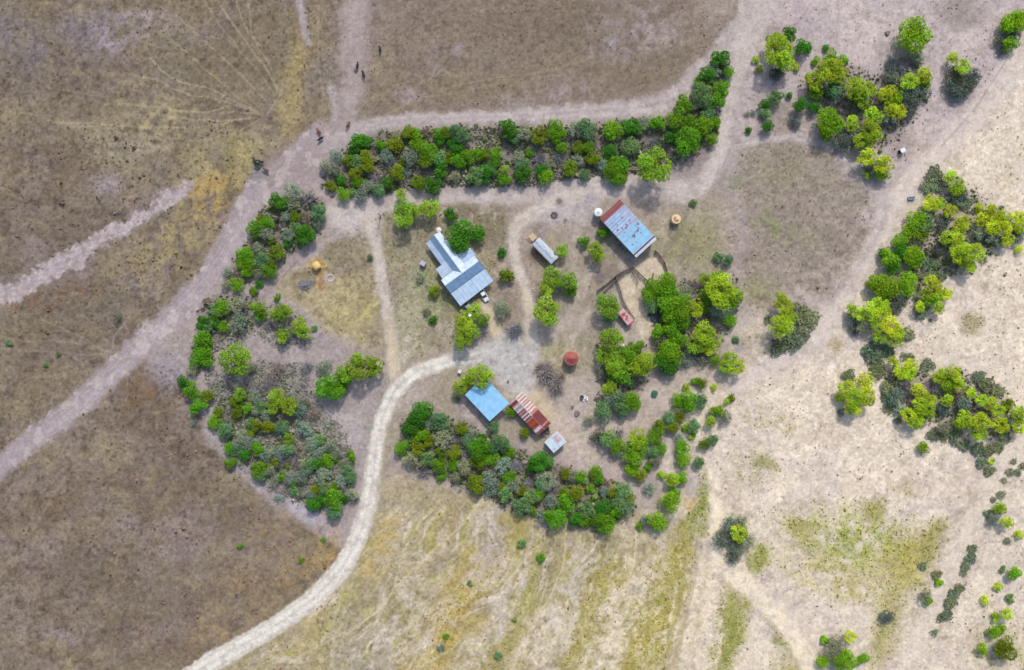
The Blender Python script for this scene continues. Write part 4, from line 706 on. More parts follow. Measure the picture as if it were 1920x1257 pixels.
def seen(k, x, y):
    c = list(KIND[k][3]); east = min(max((x-1150)/500+(y-500)/1800, 0), 1)
    if k == 'M': c = [118+32*east, 150+22*east, 36]
    if k == 'G': c = [84+20*east, 130+12*east, 22]
    j = vr.uniform(-.09, .09); h = vr.uniform(-.07, .07)
    return (c[0]*(1+j+h), c[1]*(1+j), c[2]*(1+j-h))
def leafcol(c, gain): return tuple(lin1(max(min(v, 250), 4))*gain for v in c)+(1,)
for k, x, y, r, a, lab in items:
    nm, words, cat, _, hr, cr, grp = KIND[k]
    rm = r*S*{'M': 1.24, 'D': 1.3, 'P': 1.2, 'S': 1.25, 'K': 1.2}.get(k, 1.15); tree = k == 'M' and r >= 9
    sz = 0 if r < 8.5 else 1 if r < 15.5 else 2
    hz = rm*(1.25 if tree else cr)                     # height of the crown's centre
    if k == 'M': hz = max(hz, 1.6)
    p = at(x, y, hz); var = vr.randrange(3); rz = vr.random()*6.283; col = leafcol(seen(k, x, y), {'B': 1.1, 'P': 1.75, 'D': 2.0, 'S': 1.4, 'M': 1.62, 'G': 1.68, 'K': 1.6}.get(k, 1.6))
    sq = vr.uniform(.9, 1.1); flat = {'M': .8, 'P': .38, 'B': .8, 'D': .75}.get(k, .85)
    g0 = gz(x, y)
    if r < 8.5 or k in 'PB':
        o = bpy.data.objects.new(nm, crown(k, sz, var)); COL.objects.link(o); o.color = col
        fz = 1.0 if k == 'B' else flat
        zc = {'P': .28*rm, 'B': .5*rm, 'D': .45*rm}.get(k, .55*rm)
        o.location = (p.x, p.y, g0+zc); o.rotation_euler = (0, 0, rz); o.scale = (rm*sq, rm/sq, rm*fz*(.9 if k != 'P' else 1)); tag(o, lab, cat, grp); continue
    t = thing(nm, lab, cat, (p.x, p.y, g0), rz, grp)
    o = bpy.data.objects.new('crown', crown(k, sz, var)); COL.objects.link(o); o.parent = t; o.color = col
    o.location = (0, 0, hz); o.scale = (rm*sq, rm/sq, rm*flat)
    o = bpy.data.objects.new('trunk' if tree else 'stems', STEMS[(1 if tree else 0, var)]); COL.objects.link(o); o.parent = t
    o.location = (0, 0, hz); o.scale = (rm, rm, hz/1.35 if tree else hz/.85)
print('plants', len(items))

# ------------------------------------------------------------------ loose grass and tufts that nobody could count
def tufts(name, dens, n, size, cols, seed, blades=4, rough=.4):
    global rng
    rng = np.random.RandomState(seed); rs_ = rng
    ok = infine & ~roads_any; D = np.where(ok, dens, 0); j0, i0 = np.nonzero(D > .03); p = D[j0, i0]; p = p/p.sum()
    k = rs_.choice(len(p), n, p=p); X = VX[j0[k], i0[k]]+rs_.uniform(-.2, .2, n); Y = VY[j0[k], i0[k]]+rs_.uniform(-.2, .2, n); Z0 = Z[j0[k], i0[k]]
    s = size*np.exp(rs_.normal(size=n)*.45); ci = rs_.choice(len(cols), n); cc = np.array(cols)[ci]*(1+rs_.uniform(-.2, .2, (n, 1)))
    P = np.repeat(np.stack([X, Y, Z0], 1), blades, 0); sr = np.repeat(s, blades); d = unit(rs_.normal(size=(n*blades, 3))*np.array([1, 1, .35])+np.array([0, 0, .2]))
    P = P+d*np.array([1, 1, .6])*(sr*.35)[:, None]; P[:, 2] += sr*.22
    Nn = unit(d+np.array([0, 0, .5])+rs_.normal(size=P.shape)*rough)
    V, F = cards(P, Nn, sr*.8)
    me = np_mesh(name, V, F, np.repeat(cc, blades, 0)*(1+rs_.uniform(-.15, .15, (len(F), 1))), GRASS)
    o = bpy.data.objects.new(name, me); COL.objects.link(o); return tag(o, kind='stuff')
def lc(*cs): return [tuple(lin1(v) for v in c) for c in cs]
N5 = fbm(CX, CY, 9, 131, 2)
lumpy = np.clip((N1-.42)*4, 0, 1)*np.clip((N2-.3)*3, .1, 1)
t = tufts('dry_grass', TD*(.35+lumpy+1.2*np.clip((N5-.5)*4, 0, 1))*np.where(CX+CY*.8 < 1130, 1, .7), 40000, .18, lc((136, 114, 94), (118, 102, 82), (146, 128, 98), (126, 116, 90), (156, 138, 104), (138, 122, 106)), 61); t['label'] = 'dry brown tufts scattered over the pastures'; t['category'] = 'grass'
t = tufts('green_grass', GD*(.5+np.clip((N5-.42)*4, 0, 1)), 17000, .22, lc((172, 178, 86), (186, 178, 96), (154, 170, 80), (194, 182, 108)), 62); t['label'] = 'yellow green grass in the lower pasture and meadow'; t['category'] = 'grass'
east = np.clip((CX-1250)/150, 0, 1)+np.clip((CY-880)/80, 0, 1)*(CX > 730)
t = tufts('dry_weeds', np.clip(east, 0, 1)*(.08+lumpy*np.clip((N2-.4)*5, 0, 1))*(TD > .08), 3000, .28, lc((172, 152, 128), (156, 140, 116), (176, 160, 124), (150, 142, 106)), 63); t['label'] = 'small brown weeds dotted over the pale sand'; t['category'] = 'weeds'
GB = np.clip(BELT, 0, 1); UG *= 1-.7*GB
t = tufts('undergrowth', UG*(.4+np.clip((N5-.36)*4, 0, 1)), 20000, .55, lc((136, 146, 112), (124, 134, 70), (166, 160, 154), (100, 132, 56), (150, 158, 130), (132, 128, 106), (160, 154, 144)), 64, 6); t['label'] = 'low grey green undergrowth filling the hedges and thickets'; t['category'] = 'undergrowth'
west = np.clip((470-CX)/40, 0, 1)*np.clip((CY-210)/60, 0, 1)*np.clip((640-CY)/60, 0, 1)+np.clip((CX-150)/80, 0, 1)*np.clip((640-CX)/40, 0, 1)*np.clip((CY-680)/40, 0, 1)
t = tufts('brown_weeds', np.clip(west, 0, 1)*(TD > .3)*(.06+np.clip((N2-.45)*6, 0, 1)*np.clip((N1-.4)*5, 0, 1)), 1200, .40, lc((150, 128, 110), (156, 132, 110), (140, 124, 100), (152, 128, 118)), 65, 6); t['label'] = 'dark brown weed clumps speckling the left pastures'; t['category'] = 'weeds'
t = tufts('grey_brush', GB*(.25+np.clip((N5-.4)*4, 0, 1)), 19000, .28, lc((170, 164, 162), (158, 158, 148), (160, 168, 146), (152, 146, 142), (146, 158, 120)), 66, 7, .6); t['label'] = 'grey leafless brush filling the left shrubby belt'; t['category'] = 'brush'
# ------------------------------------------------------------------ buildings
WOOD = mat('grey_wood', (.30, .26, .22), .85, var=.3, scale=2.5); WHITEW = mat('white_boards', (.62, .61, .58), .7, var=.12)
DARK = mat('dark_opening', (.03, .03, .035), .6); GLASS = mat('window_glass', (.05, .07, .09), .12, var=.05); CREAM = mat('cream_paint', (.6, .55, .45), .7)
SHEET = painted('roof_sheet', .48, .0, .13, .7, .5); RUSTY = painted('rusty_sheet', .75, .0, .16, 1.6, .25)
STEEL = mat('galvanised', (.5, .52, .54), .4, .5); REDW = mat('red_boards', (.33, .07, .05), .8, var=.25)
CONC = mat('concrete', (.42, .40, .37), .9, var=.15)
def hx(r, g, b): return (lin1(r)/1.2, lin1(g)/1.2, lin1(b)/1.2)
br_ = random.Random(4)
def sheets(base, n, var=.05):
    """every roofing sheet a touch different"""
    k = [1+br_.uniform(-var, var) for _ in range(n)]
    return lambda a, b: tuple(c*k[min(int(a*n), n-1)] for c in base)
def hole_wall(m, x0, x1, y, z0, z1, th, col=(.5, .5, .5)): m.box(x0, x1, y-th/2, y+th/2, z0, z1, col)

# farmhouse: origin at the upper end of the wing's ridge, u along the wing, v to the right
ang = img_dir(.59, .807)
hp = at(814.1, 440.6, 4.2)
house = thing('farmhouse', 'large farmhouse under pale blue metal roofs with a long porch', 'house', (hp.x, hp.y, 0), ang)
LB, WB, BB, DB = hx(182, 206, 230), hx(198, 218, 238), hx(134, 168, 204), hx(150, 180, 210)  # slope shading put into these blues: sunward slopes paler, slopes turned away darker
w = MB()
w.prism([(-1.7, 0), (1.8, 0), (1.8, 2.75), (0, 4.0), (-1.7, 2.8)], .35, 14.2)                                        # wing
w.prism([(-5.6, 0), (-1.71, 0), (-1.71, 2.6), (-5.6, 2.25)], 9.1, 12.9); w.prism([(1.81, 0), (6.3, 0), (6.3, 2.2), (1.81, 2.55)], 9.5, 12.9)
wm = w.build('wall', WHITEW, house)
w2 = MB(); P0 = [(12.95, 0), (17.4, 0), (17.4, 2.85), (14.8, 4.1), (12.95, 2.95)]
i = len(w2.v); w2.v += [(u, -6.3, z) for u, z in P0]+[(u, 6.15, z) for u, z in P0]; n_ = len(P0)
for k in range(n_): w2.f.append((i+k, i+n_+k, i+n_+(k+1) % n_, i+(k+1) % n_)); w2.c.append((.5,)*3)
w2.f += [tuple(i+k for k in range(n_)), tuple(i+n_+k for k in reversed(range(n_)))]; w2.c += [(.5,)*3]*2
w2.build('wall', WHITEW, house)
rf = MB()
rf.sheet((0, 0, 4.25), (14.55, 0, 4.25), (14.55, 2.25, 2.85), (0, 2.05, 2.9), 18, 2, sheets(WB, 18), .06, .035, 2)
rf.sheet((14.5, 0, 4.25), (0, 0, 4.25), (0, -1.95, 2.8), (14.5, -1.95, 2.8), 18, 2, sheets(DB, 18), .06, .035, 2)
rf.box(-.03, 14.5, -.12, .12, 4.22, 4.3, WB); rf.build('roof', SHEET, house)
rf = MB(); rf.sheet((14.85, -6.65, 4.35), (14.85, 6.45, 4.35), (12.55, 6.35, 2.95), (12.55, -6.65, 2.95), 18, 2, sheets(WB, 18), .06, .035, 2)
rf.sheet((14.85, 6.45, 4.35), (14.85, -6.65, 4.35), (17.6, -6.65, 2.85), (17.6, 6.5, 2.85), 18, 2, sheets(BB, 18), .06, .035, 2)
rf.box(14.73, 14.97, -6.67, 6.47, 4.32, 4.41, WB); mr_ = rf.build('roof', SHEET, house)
for u, v in ((13.4, 1.0), (13.6, -1.6)):
    MB().tube((u, v, 3.2), (u, v, 4.05), .09, .09, 8).build('vent_pipe', STEEL, mr_)
rf = MB(); rf.sheet((17.75, 6.5, 2.72), (17.75, -6.65, 2.72), (22.7, -6.6, 2.2), (22.4, 6.5, 2.2), 20, 4, sheets(LB, 20, .04), .05, .03, 2); rf.build('porch_roof', SHEET, house)
rf = MB(); rf.sheet((.3, -1.98, 2.75), (9.0, -1.98, 2.75), (9.0, -3.8, 2.3), (.3, -3.72, 2.3), 11, 2, sheets(LB, 11), .05, .03, 2); rf.build('porch_roof', SHEET, house)
rf = MB(); rf.sheet((8.7, -1.99, 2.74), (12.5, -1.99, 2.74), (12.5, -6.1, 2.35), (8.7, -6.0, 2.35), 5, 4, sheets(hx(188, 204, 226), 5, .07), .05, .03, 2); rf.build('lean_to_roof', SHEET, house)
rf = MB(); rf.sheet((9.1, 2.26, 2.78), (12.52, 2.26, 2.78), (12.52, 6.75, 2.3), (9.6, 6.75, 2.3), 5, 4, sheets(hx(172, 194, 226), 5, .07), .05, .03, 2); rf.build('lean_to_roof', SHEET, house)
for v in (-6.2, -3.1, 0, 3.1, 6.1): MB().box(22.0, 22.14, v-.07, v+.07, 0, 2.24).build('porch_post', WHITEW, house)
for u in (.6, 3.3, 6.0, 8.6): MB().box(u-.06, u+.06, -3.55, -3.43, 0, 2.33).build('porch_post', WHITEW, house)
MB().box(17.42, 22.3, -6.3, 6.2, 0, .18).build('porch_floor', CONC, house)
for v in (-4.6, -1.9, 3.9):
    f = MB().box(17.40, 17.46, v-.55, v+.55, 1.0, 2.2).build('window', WHITEW, house); MB().box(17.44, 17.475, v-.47, v+.47, 1.08, 2.12).build('pane', GLASS, f)
d = MB().box(17.40, 17.47, .5, 1.45, .19, 2.2).build('door', REDW, house); MB().box(17.47, 17.52, .6, .66, 1.1, 1.2).build('handle', STEEL, d)
for u in (2.5, 6.5): 
    f = MB().box(u-.5, u+.5, 1.79, 1.84, 1.0, 2.2).build('window', WHITEW, house); MB().box(u-.43, u+.43, 1.82, 1.855, 1.07, 2.13).build('pane', GLASS, f)
# white rail along the right side
MB().box(9.7, 17.6, 7.05, 7.12, .55, .62).box(9.7, 17.6, 7.05, 7.12, .95, 1.02).box(9.7, 9.78, 7.04, 7.13, 0, 1.05).box(13.5, 13.58, 7.04, 7.13, 0, 1.05).box(17.5, 17.58, 7.04, 7.13, 0, 1.05).build('side_rail', WHITEW, house)

# generic gable / lean-to shed ---------------------------------------------------
def local(px, py, z, dx, dy): p = at(px, py, z); return (p.x, p.y, 0), img_dir(dx, dy)

# barn
loc, ang = local(1177.7, 429.1, 4.2, .68, .733)
barn = thing('barn', 'big rectangular barn with pale blue roof, rust specks and dark red end bands', 'barn', loc, ang)
L2, W2 = 8.4, 4.2
def spot(a, b, sx, sy, r):
    return (a-sx)**2*4+(b-sy)**2 < r*r
SP = [(.385, .18, .05), (.42, .36, .04), (.46, .47, .045), (.43, .55, .04), (.41, .74, .05), (.45, .70, .03), (.5, .30, .03), (.66, .50, .055), (.69, .46, .05), (.63, .60, .03), (.66, .42, .035), (.72, .74, .03), (.65, .70, .05), (.62, .78, .04), (.56, .88, .05), (.55, .78, .025), (.77, .22, .045), (.74, .12, .02), (.80, .40, .03), (.31, .3, .03), (.27, .6, .03), (.2, .4, .025)]
kk = [br_.uniform(-.06, .06) for _ in range(40)]; st = [br_.random() for _ in range(40)]
def barncol(a, b):
    k = int(a*34)
    if a < .115: c = hx(140, 72, 72) if k % 2 == 0 else hx(160, 94, 92)
    elif a < .50:
        c = hx(178, 204, 230)
        if st[k] > .35 and b > .5+.3*st[(k*7) % 40]: c = tuple(x*.6+y*.4 for x, y in zip(c, hx(182, 140, 158)))
        elif k % 2: c = hx(158, 178, 214)
    elif a > .955: c = hx(206, 220, 234)
    elif a > .925: c = hx(122, 52, 64)
    else: c = hx(154, 202, 234) if a > .52 else hx(168, 202, 230)
    for sx, sy, r in SP:
        if spot(a, b, sx, sy, r*.75*(.7+.6*st[(int(a*160)+int(b*90)*3) % 40])): c = hx(132, 92, 106)
    return tuple(x*(1+kk[k]) for x in c)
m = MB(); m.sheet((-L2, -W2, 3.7), (L2, -W2, 3.7), (L2, W2, 4.8), (-L2, W2, 4.8), 102, 48, barncol, .07, .03, 3); m.build('roof', SHEET, barn)
m = MB(); m.box(-L2+.3, L2-.3, W2-.35, W2-.25, 0, 4.6); m.box(-L2+.3, -L2+.4, -W2+.2, W2-.36, 0, 3.6); m.box(L2-.4, L2-.3, -1.2, W2-.36, 0, 3.95)
m.box(-L2+.41, L2-2.5, -W2+.3, -W2+.4, 0, 3.4); m.build('wall', WOOD, barn)
for k in range(6): MB().tube((-L2+.6+k*3.12, -W2+.18, 0), (-L2+.6+k*3.12, -W2+.18, 3.62), .09, .09, 6).build('post', WOOD, barn)

# blue roofed shed (open carport)
loc, ang = local(913.1, 748.5, 3.6, .681, .732)
car = thing('blue_shed', 'open shed with a flat bright blue metal roof', 'shed', loc, ang)
bl = hx(152, 210, 250); sb = sheets(bl, 16, .02)
m = MB(); m.sheet((-5.7, -4.15, 3.1), (5.7, -4.15, 3.1), (5.7, 4.15, 3.9), (-5.7, 4.15, 3.9), 32, 3, sb, .08, .02, 2); m.build('roof', SHEET, car)
m = MB(); m.box(-5.72, 5.72, -4.21, -4.16, 2.96, 3.11); m.box(-5.72, 5.72, 4.16, 4.21, 3.76, 3.91); m.build('roof_trim', mat('pale_trim', (.5, .62, .7), .5), car)
for x in (-5.4, -1.8, 1.8, 5.4):
    for y, h in ((-3.9, 3.05), (3.9, 3.8)): MB().box(x-.08, x+.08, y-.08, y+.08, 0, h).build('post', STEEL, car)
m = MB(); m.box(-5.3, -5.2, -3.75, 3.75, 0, 3.0); m.box(-5.15, 5.3, -3.76, -3.68, 0, 2.9); m.build('wall', mat('tin_wall', (.34, .38, .40), .5, .3), car)

# rusty long shed, gable roof with patched sheets
loc, ang = local(993.5, 776.1, 3.0, .68, .734)
sh = thing('rusty_shed', 'long gabled shed roofed with striped red, rust and white sheets', 'shed', loc, ang)
RD, OR, PK, WH, GR = hx(116, 60, 60), hx(150, 72, 48), hx(182, 128, 120), hx(206, 200, 200), hx(160, 152, 158)
ne = [WH, PK]*7+[PK]+[RD]*8+[hx(128, 64, 66)]+[PK, RD, RD]
sw = [WH, hx(140, 72, 70), RD, PK, WH, GR, GR, WH, hx(150, 100, 104), PK, hx(132, 80, 86), WH, hx(140, 84, 90), WH, hx(120, 78, 86), PK, OR, OR, hx(166, 78, 40), OR, hx(140, 60, 44), hx(150, 80, 76), WH, WH, hx(150, 92, 90), hx(132, 70, 72)]
def strip(lst, dirt):
    jit = [br_.uniform(-.08, .08) for _ in range(60)]
    def f(a, b):
        k = min(int(a*len(lst)), len(lst)-1); c = lst[k]; e = 1+jit[k]+jit[(k*5+int(b*3)) % 60]*.7
        return tuple(x*e for x in c)
    return f
m = MB(); m.sheet((-6.8, 0, 3.3), (6.8, 0, 3.3), (6.8, 2.8, 2.5), (-6.8, 2.8, 2.5), 52, 3, strip(ne, 0), .05, .025, 2)
m.sheet((-6.8, -2.8, 2.5), (6.8, -2.8, 2.5), (6.8, -.01, 3.29), (-6.8, -.01, 3.29), 52, 3, strip(sw, 0), .05, .025, 2)
m.box(-2.2, -2.0, -.14, .14, 3.29, 3.34, PK); m.box(-6.8, 1.0, -.10, .16, 3.285, 3.335, WH); m.box(1.01, 6.8, -.05, .06, 3.285, 3.33, PK); m.build('roof', RUSTY, sh)
m = MB(); m.prism([(-2.5, 0), (2.5, 0), (2.5, 2.5), (0, 3.2), (-2.5, 2.5)], -6.5, 6.5); m.build('wall', WOOD, sh)
for u in (-4.5, -.5, 3.5): MB().box(u-1.1, u+1.1, 2.49, 2.53, .05, 2.2).build('door', DARK, sh)

# white shed
loc, ang = local(1041.4, 829.2, 2.5, .66, .75)
ws = thing('white_shed', 'small white roofed shed with a pinkish rusty patch', 'shed', loc, ang)
def wcol(a, b):
    c = hx(206, 224, 232)
    if .12 < a < .72 and .52 < b < .95: c = hx(206, 188, 190) if (int(a*12)+int(b*14)) % 3 else hx(214, 132, 132) if b < .75 and a < .62 else hx(206, 200, 206)
    if b > .93 or a < .05: c = hx(222, 232, 238)
    if abs(b-.5) < .02: c = hx(186, 206, 220)
    if (a-.85)**2+(b-.2)**2 < .0016: c = hx(120, 130, 134)
    return c
m = MB(); m.sheet((-2.25, -2.7, 2.3), (2.25, -2.7, 2.3), (2.25, 2.7, 2.8), (-2.25, 2.7, 2.8), 24, 28, wcol, .06, .02, 2); m.build('roof', SHEET, ws)
m = MB(); m.prism([(-2.45, 0), (2.45, 0), (2.45, 2.66), (-2.45, 2.2)], -2.0, 2.0); m.build('wall', WHITEW, ws); MB().box(1.99, 2.04, -.5, .5, .05, 2.0).build('door', WOOD, ws)
# heap of scrap between the two sheds
p = at(1024, 809, .4); sc_ = MB()
for k in range(26):
    x, y = br_.uniform(-1.1, 1.1), br_.uniform(-1.3, 1.3); z = br_.uniform(.05, .7); t = br_.random()*3.14
    sc_.box(x-br_.uniform(.2, .7), x+br_.uniform(.2, .7), y-.12, y+.12, z, z+br_.uniform(.05, .25), rot=t)
tag(sc_.build('scrap_heap', mat('scrap', (.14, .13, .14), .6, .3, var=.5, scale=2), loc=(p.x, p.y, 0)), 'dark scrap metal heaped between the rusty and white sheds', 'scrap')

# small red and white shed
loc, ang = local(1173.7, 595, 2.2, .64, .77)
rs_shed = thing('red_shed', 'tiny shed with faded red and white roof below the corral', 'shed', loc, ang)
def rcol(a, b):
    c = hx(214, 178, 182)
    if .2 < a < .66 and .3+.2*math.sin(a*17) < b < .72+.15*math.sin(a*29): c = hx(186, 92, 86)
    if a < .12: c = hx(206, 190, 192)
    if b < .18 and a < .5: c = hx(190, 120, 118)
    if a > .92: c = hx(196, 84, 76)
    if .6 < a < .8 and .3 < b < .45: c = hx(150, 100, 110)
    return c
m = MB(); m.sheet((-2.65, -1.2, 2.0), (2.65, -1.2, 2.0), (2.65, 1.2, 2.3), (-2.65, 1.2, 2.3), 26, 12, rcol, .05, .02, 2); m.build('roof', RUSTY, rs_shed)
m = MB(); m.prism([(-1.05, 0), (1.05, 0), (1.05, 2.2), (-1.05, 1.94)], -2.4, 2.4); m.build('wall', REDW, rs_shed); MB().box(2.39, 2.44, -.4, .4, .05, 1.8).build('door', WOOD, rs_shed)

# old trailer with deck
loc, ang = local(1022.5, 470.2, 2.6, .70, .717)
tr = thing('trailer', 'old silver roofed trailer with a drawbar, parked under bare branches', 'trailer', loc, ang)
prof = [(-1.62, .75), (1.62, .75), (1.62, 2.5), (1.35, 2.72), (0, 2.84), (-1.35, 2.72), (-1.62, 2.5)]
m = MB(); m.prism([(v*.985, z-.02) for v, z in prof], -4.2, 4.2); m.build('body', mat('trailer_wall', (.48, .5, .5), .5, .1), tr)
m = MB()
def tcol(a, b): 
    v = math.sin(a*9+b*5)+math.sin(a*23-b*11)
    return hx(176, 192, 214) if v > .5 else hx(188, 200, 216) if v > -.9 else hx(164, 174, 190)
m.sheet((-4.35, -1.63, 2.58), (4.35, -1.63, 2.58), (4.35, -.02, 2.9), (-4.35, -.02, 2.9), 26, 5, tcol, .04, .015, 2); m.sheet((-4.35, 0, 2.9), (4.35, 0, 2.9), (4.35, 1.63, 2.58), (-4.35, 1.63, 2.58), 26, 5, tcol, .04, .015, 2); m.build('roof', RUSTY, tr)
MB().tube((4.2, -.5, .6), (5.5, 0, .55), .06).tube((4.2, .5, .6), (5.5, 0, .55), .06).tube((5.45, 0, .55), (5.8, 0, .55), .09).build('drawbar', STEEL, tr)
for x in (-.6, .6):
    for y in (-1.5, 1.5):
        wl = MB().tube((x, y-.11, .38), (x, y+.11, .38), .38, .38, 18).build('wheel', mat('tyre', (.03, .03, .03), .9), tr); MB().tube((x, y-.12, .38), (x, y+.12, .38), .19, .19, 12).build('rim', STEEL, wl)
for x in (-2.6, .2, 2.6):
    f = MB().box(x-.5, x+.5, -1.64, -1.60, 1.5, 2.2).build('window', STEEL, tr); MB().box(x-.44, x+.44, -1.655, -1.63, 1.56, 2.14).build('pane', GLASS, f)
p = at(998.5, 444.5, .8); dk = thing('wooden_deck', 'tan wooden deck with steps at the upper end of the trailer', 'deck', (p.x, p.y, 0), ang)
TAN_W = mat('tan_planks', (.50, .38, .24), .8, var=.22, scale=4); m = MB()
for k in range(9): m.box(-1.05+k*.235, -.83+k*.235, -1.0, 1.0, .72, .77)
m.build('planks', TAN_W, dk)
for x in (-.95, .95):
    for y in (-.9, .9): MB().box(x-.05, x+.05, y-.05, y+.05, 0, .715).build('leg', TAN_W, dk)
MB().box(-1.0, .8, -1.35, -1.02, .46, .5).box(-1.0, .8, -1.7, -1.37, .22, .26).build('steps', TAN_W, dk)
# ------------------------------------------------------------------ tanks
def tank(name, label, px, py, r, h, wallm, topm, topcol, cone=.25, seed=0, rim=None, cat='tank'):
    p = at(px, py, h); t = thing(name, label, cat, (p.x, p.y, 0)); rr = random.Random(seed); jt = [rr.uniform(-1, 1) for _ in range(400)]
    m = MB(); m.lathe([(r, 0), (r, h*.25), (r*1.015, h*.26), (r, h*.28), (r, h*.6), (r*1.015, h*.62), (r, h*.64), (r, h)], 28); m.build('wall', wallm, t, True)
    m = MB(); m.lathe([(r*1.03, h-.02), (r*1.0, h+.05), (r*.7, h+cone*.35), (r*.4, h+cone*.68), (r*.15, h+cone*.93), (r*.14, h+cone), (.001, h+cone*1.02)], 28, colf=lambda j, k: topcol(j, k, jt)); m.build('top', topm, t)
    return t, h+cone
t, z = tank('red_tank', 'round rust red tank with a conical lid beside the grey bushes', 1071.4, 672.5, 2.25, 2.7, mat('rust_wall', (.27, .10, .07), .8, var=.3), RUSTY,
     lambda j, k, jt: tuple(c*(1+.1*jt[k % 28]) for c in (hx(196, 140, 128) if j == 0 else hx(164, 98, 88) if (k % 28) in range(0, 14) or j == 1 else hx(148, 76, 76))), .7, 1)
MB().lathe([(.32, 0), (.32, .12), (.001, .14)], 12, cen=(0, 0, z-.03)).build('hatch', REDW, t)
t, z = tank('white_tank', 'white round water tank touching the red corner of the barn', 1122, 397.9, 1.25, 2.9, mat('white_plastic', (.68, .70, .69), .45), painted('white_top', .45, var=.05), lambda j, k, jt: (.68, .70, .70), .3, 2)
MB().lathe([(.26, 0), (.26, .1), (.001, .12)], 12, cen=(0, 0, z-.03)).build('hatch', STEEL, t)
t, z = tank('stained_tank', 'cream round tank with rust brown top standing right of the barn', 1268.2, 411, 1.45, 2.0, mat('cream_wall', (.58, .5, .40), .6), RUSTY,
     lambda j, k, jt: (hx(226, 208, 178) if j < 2 or 4 < (k+j*3) % 28 < 13 else hx(214, 150, 90) if jt[(k*3+j) % 400] > -.2 else hx(166, 100, 62)), .22, 3)
MB().lathe([(.22, 0), (.22, .1), (.001, .12)], 10, cen=(0, 0, z-.03)).build('hatch', STEEL, t)
t, z = tank('cistern', 'small white cistern at the upper gable of the farmhouse', 822.8, 431, .78, 3.0, mat('white_plastic', (.68, .70, .69)), painted('cream_top', .5, var=.06), lambda j, k, jt: (.66, .63, .56), .2, 4)
MB().tube((0, -.7, 2.6), (.3, -1.2, 2.4), .05).build('pipe', STEEL, t)
t, z = tank('green_tank', 'low dark green round tank standing alone on the dirt', 1227.8, 738, .95, .8, mat('green_plastic', (.03, .12, .09), .5), painted('green_top', .5), lambda j, k, jt: (.035, .12, .085), .12, 5)
MB().lathe([(.2, 0), (.2, .08), (.001, .09)], 10, cen=(0, 0, z-.03)).build('hatch', mat('green_lid', (.02, .07, .06), .5), t)
# cattle water trough
p = at(482.3, 311, .5); tg = thing('water_trough', 'round grey green water trough with cattle crowding it', 'trough', (p.x, p.y, 0))
MB().lathe([(.95, 0), (.98, .6), (.9, .6), (.87, .12), (.001, .1)], 24).build('basin', mat('trough_steel', (.16, .18, .16), .6, .2), tg, True); MB().lathe([(.885, .46), (.001, .46)], 24).build('water', mat('trough_water', (.03, .06, .04), .05, var=.05), tg)
p = at(1709, 372, .4); tg = thing('stock_trough', 'long pale blue trough at the mouth of the sandy track', 'trough', (p.x, p.y, 0), R(6))
MB().box(-1.05, 1.05, -.5, -.42, 0, .55).box(-1.05, 1.05, .42, .5, 0, .55).box(-1.05, -.97, -.415, .415, 0, .55).box(.97, 1.05, -.415, .415, 0, .55).box(-.965, .965, -.415, .415, .02, .06).build('basin', mat('trough_blue', (.22, .33, .42), .5, .1), tg)
MB().box(-.96, .96, -.41, .41, .4, .42).build('water', mat('blue_water', (.12, .2, .26), .08, var=.05), tg)
# white boxes
def crate_box(name, label, px, py, sx, sy, h, m, rz, cat, m2=None):
    p = at(px, py, h); t = thing(name, label, cat, (p.x, p.y, 0), rz)
    MB().box(-sx/2, sx/2, -sy/2, sy/2, 0, h).build('body', m2 or m, t)
    MB().sheet((-sx/2-.08, -sy/2-.08, h+.02), (sx/2+.08, -sy/2-.08, h+.02), (sx/2+.08, sy/2+.08, h+.16), (-sx/2-.08, sy/2+.08, h+.16), 4, 4, lambda a, b: (.6, .6, .6), .05).build('lid', m, t); return t
PW = mat('white_paint', (.74, .74, .74), .5, var=.06)
crate_box('feed_box', 'white feeder box casting a dark shadow near the top right thicket', 1693, 282, 1.15, 1.3, 1.5, PW, R(-62), 'feeder', DARK)
crate_box('meter_box', 'bright white box beside the tree at the blue roof', 862, 697, .9, .9, 1.2, PW, R(-20), 'box')
crate_box('pump_house', 'small grey box shed on the grass left of the farmhouse', 792.6, 493.9, 1.6, 1.3, 1.5, mat('grey_lid', (.42, .43, .47), .6), R(-30), 'shed', WOOD)
crate_box('cooler', 'white box lying between the bushes below the red shed', 1168, 649, .9, .6, .7, PW, R(40), 'box')
p = at(798.5, 486, .3); tag(MB().tube((-.9, -.75, .12), (.9, .75, .2), .06).build('drain_pipe', STEEL, loc=(p.x, p.y, 0)), 'thin pale pipe from the grey box shed to the farmhouse', 'pipe')
# utility pole with lamp
p = at(714, 406, 0); pl = thing('utility_pole', 'slim wooden pole with a pale cap at the lane corner', 'pole', (p.x, p.y, 0))
MB().tube((0, 0, 0), (.15, .1, 6.2), .15, .1, 8).build('shaft', WOOD, pl); MB().box(-.5, .8, .04, .16, 5.9, 6.03).build('crossarm', WOOD, pl); MB().lathe([(.16, 0), (.2, .15), (.001, .3)], 10, cen=(.15, .1, 6.2)).build('cap', PW, pl)
p = at(881, 592, 3); tag(MB().tube((0, 0, 0), (.1, .1, 4.4), .05, .05, 8).lathe([(.1, 4.3), (.5, 4.45), (.46, 4.52), (.001, 4.36)], 14, cen=(.1, .1, 0)).build('dish_mast', PW, loc=(p.x, p.y, 0)), 'white dish on a mast poking out of the porch trees', 'dish')
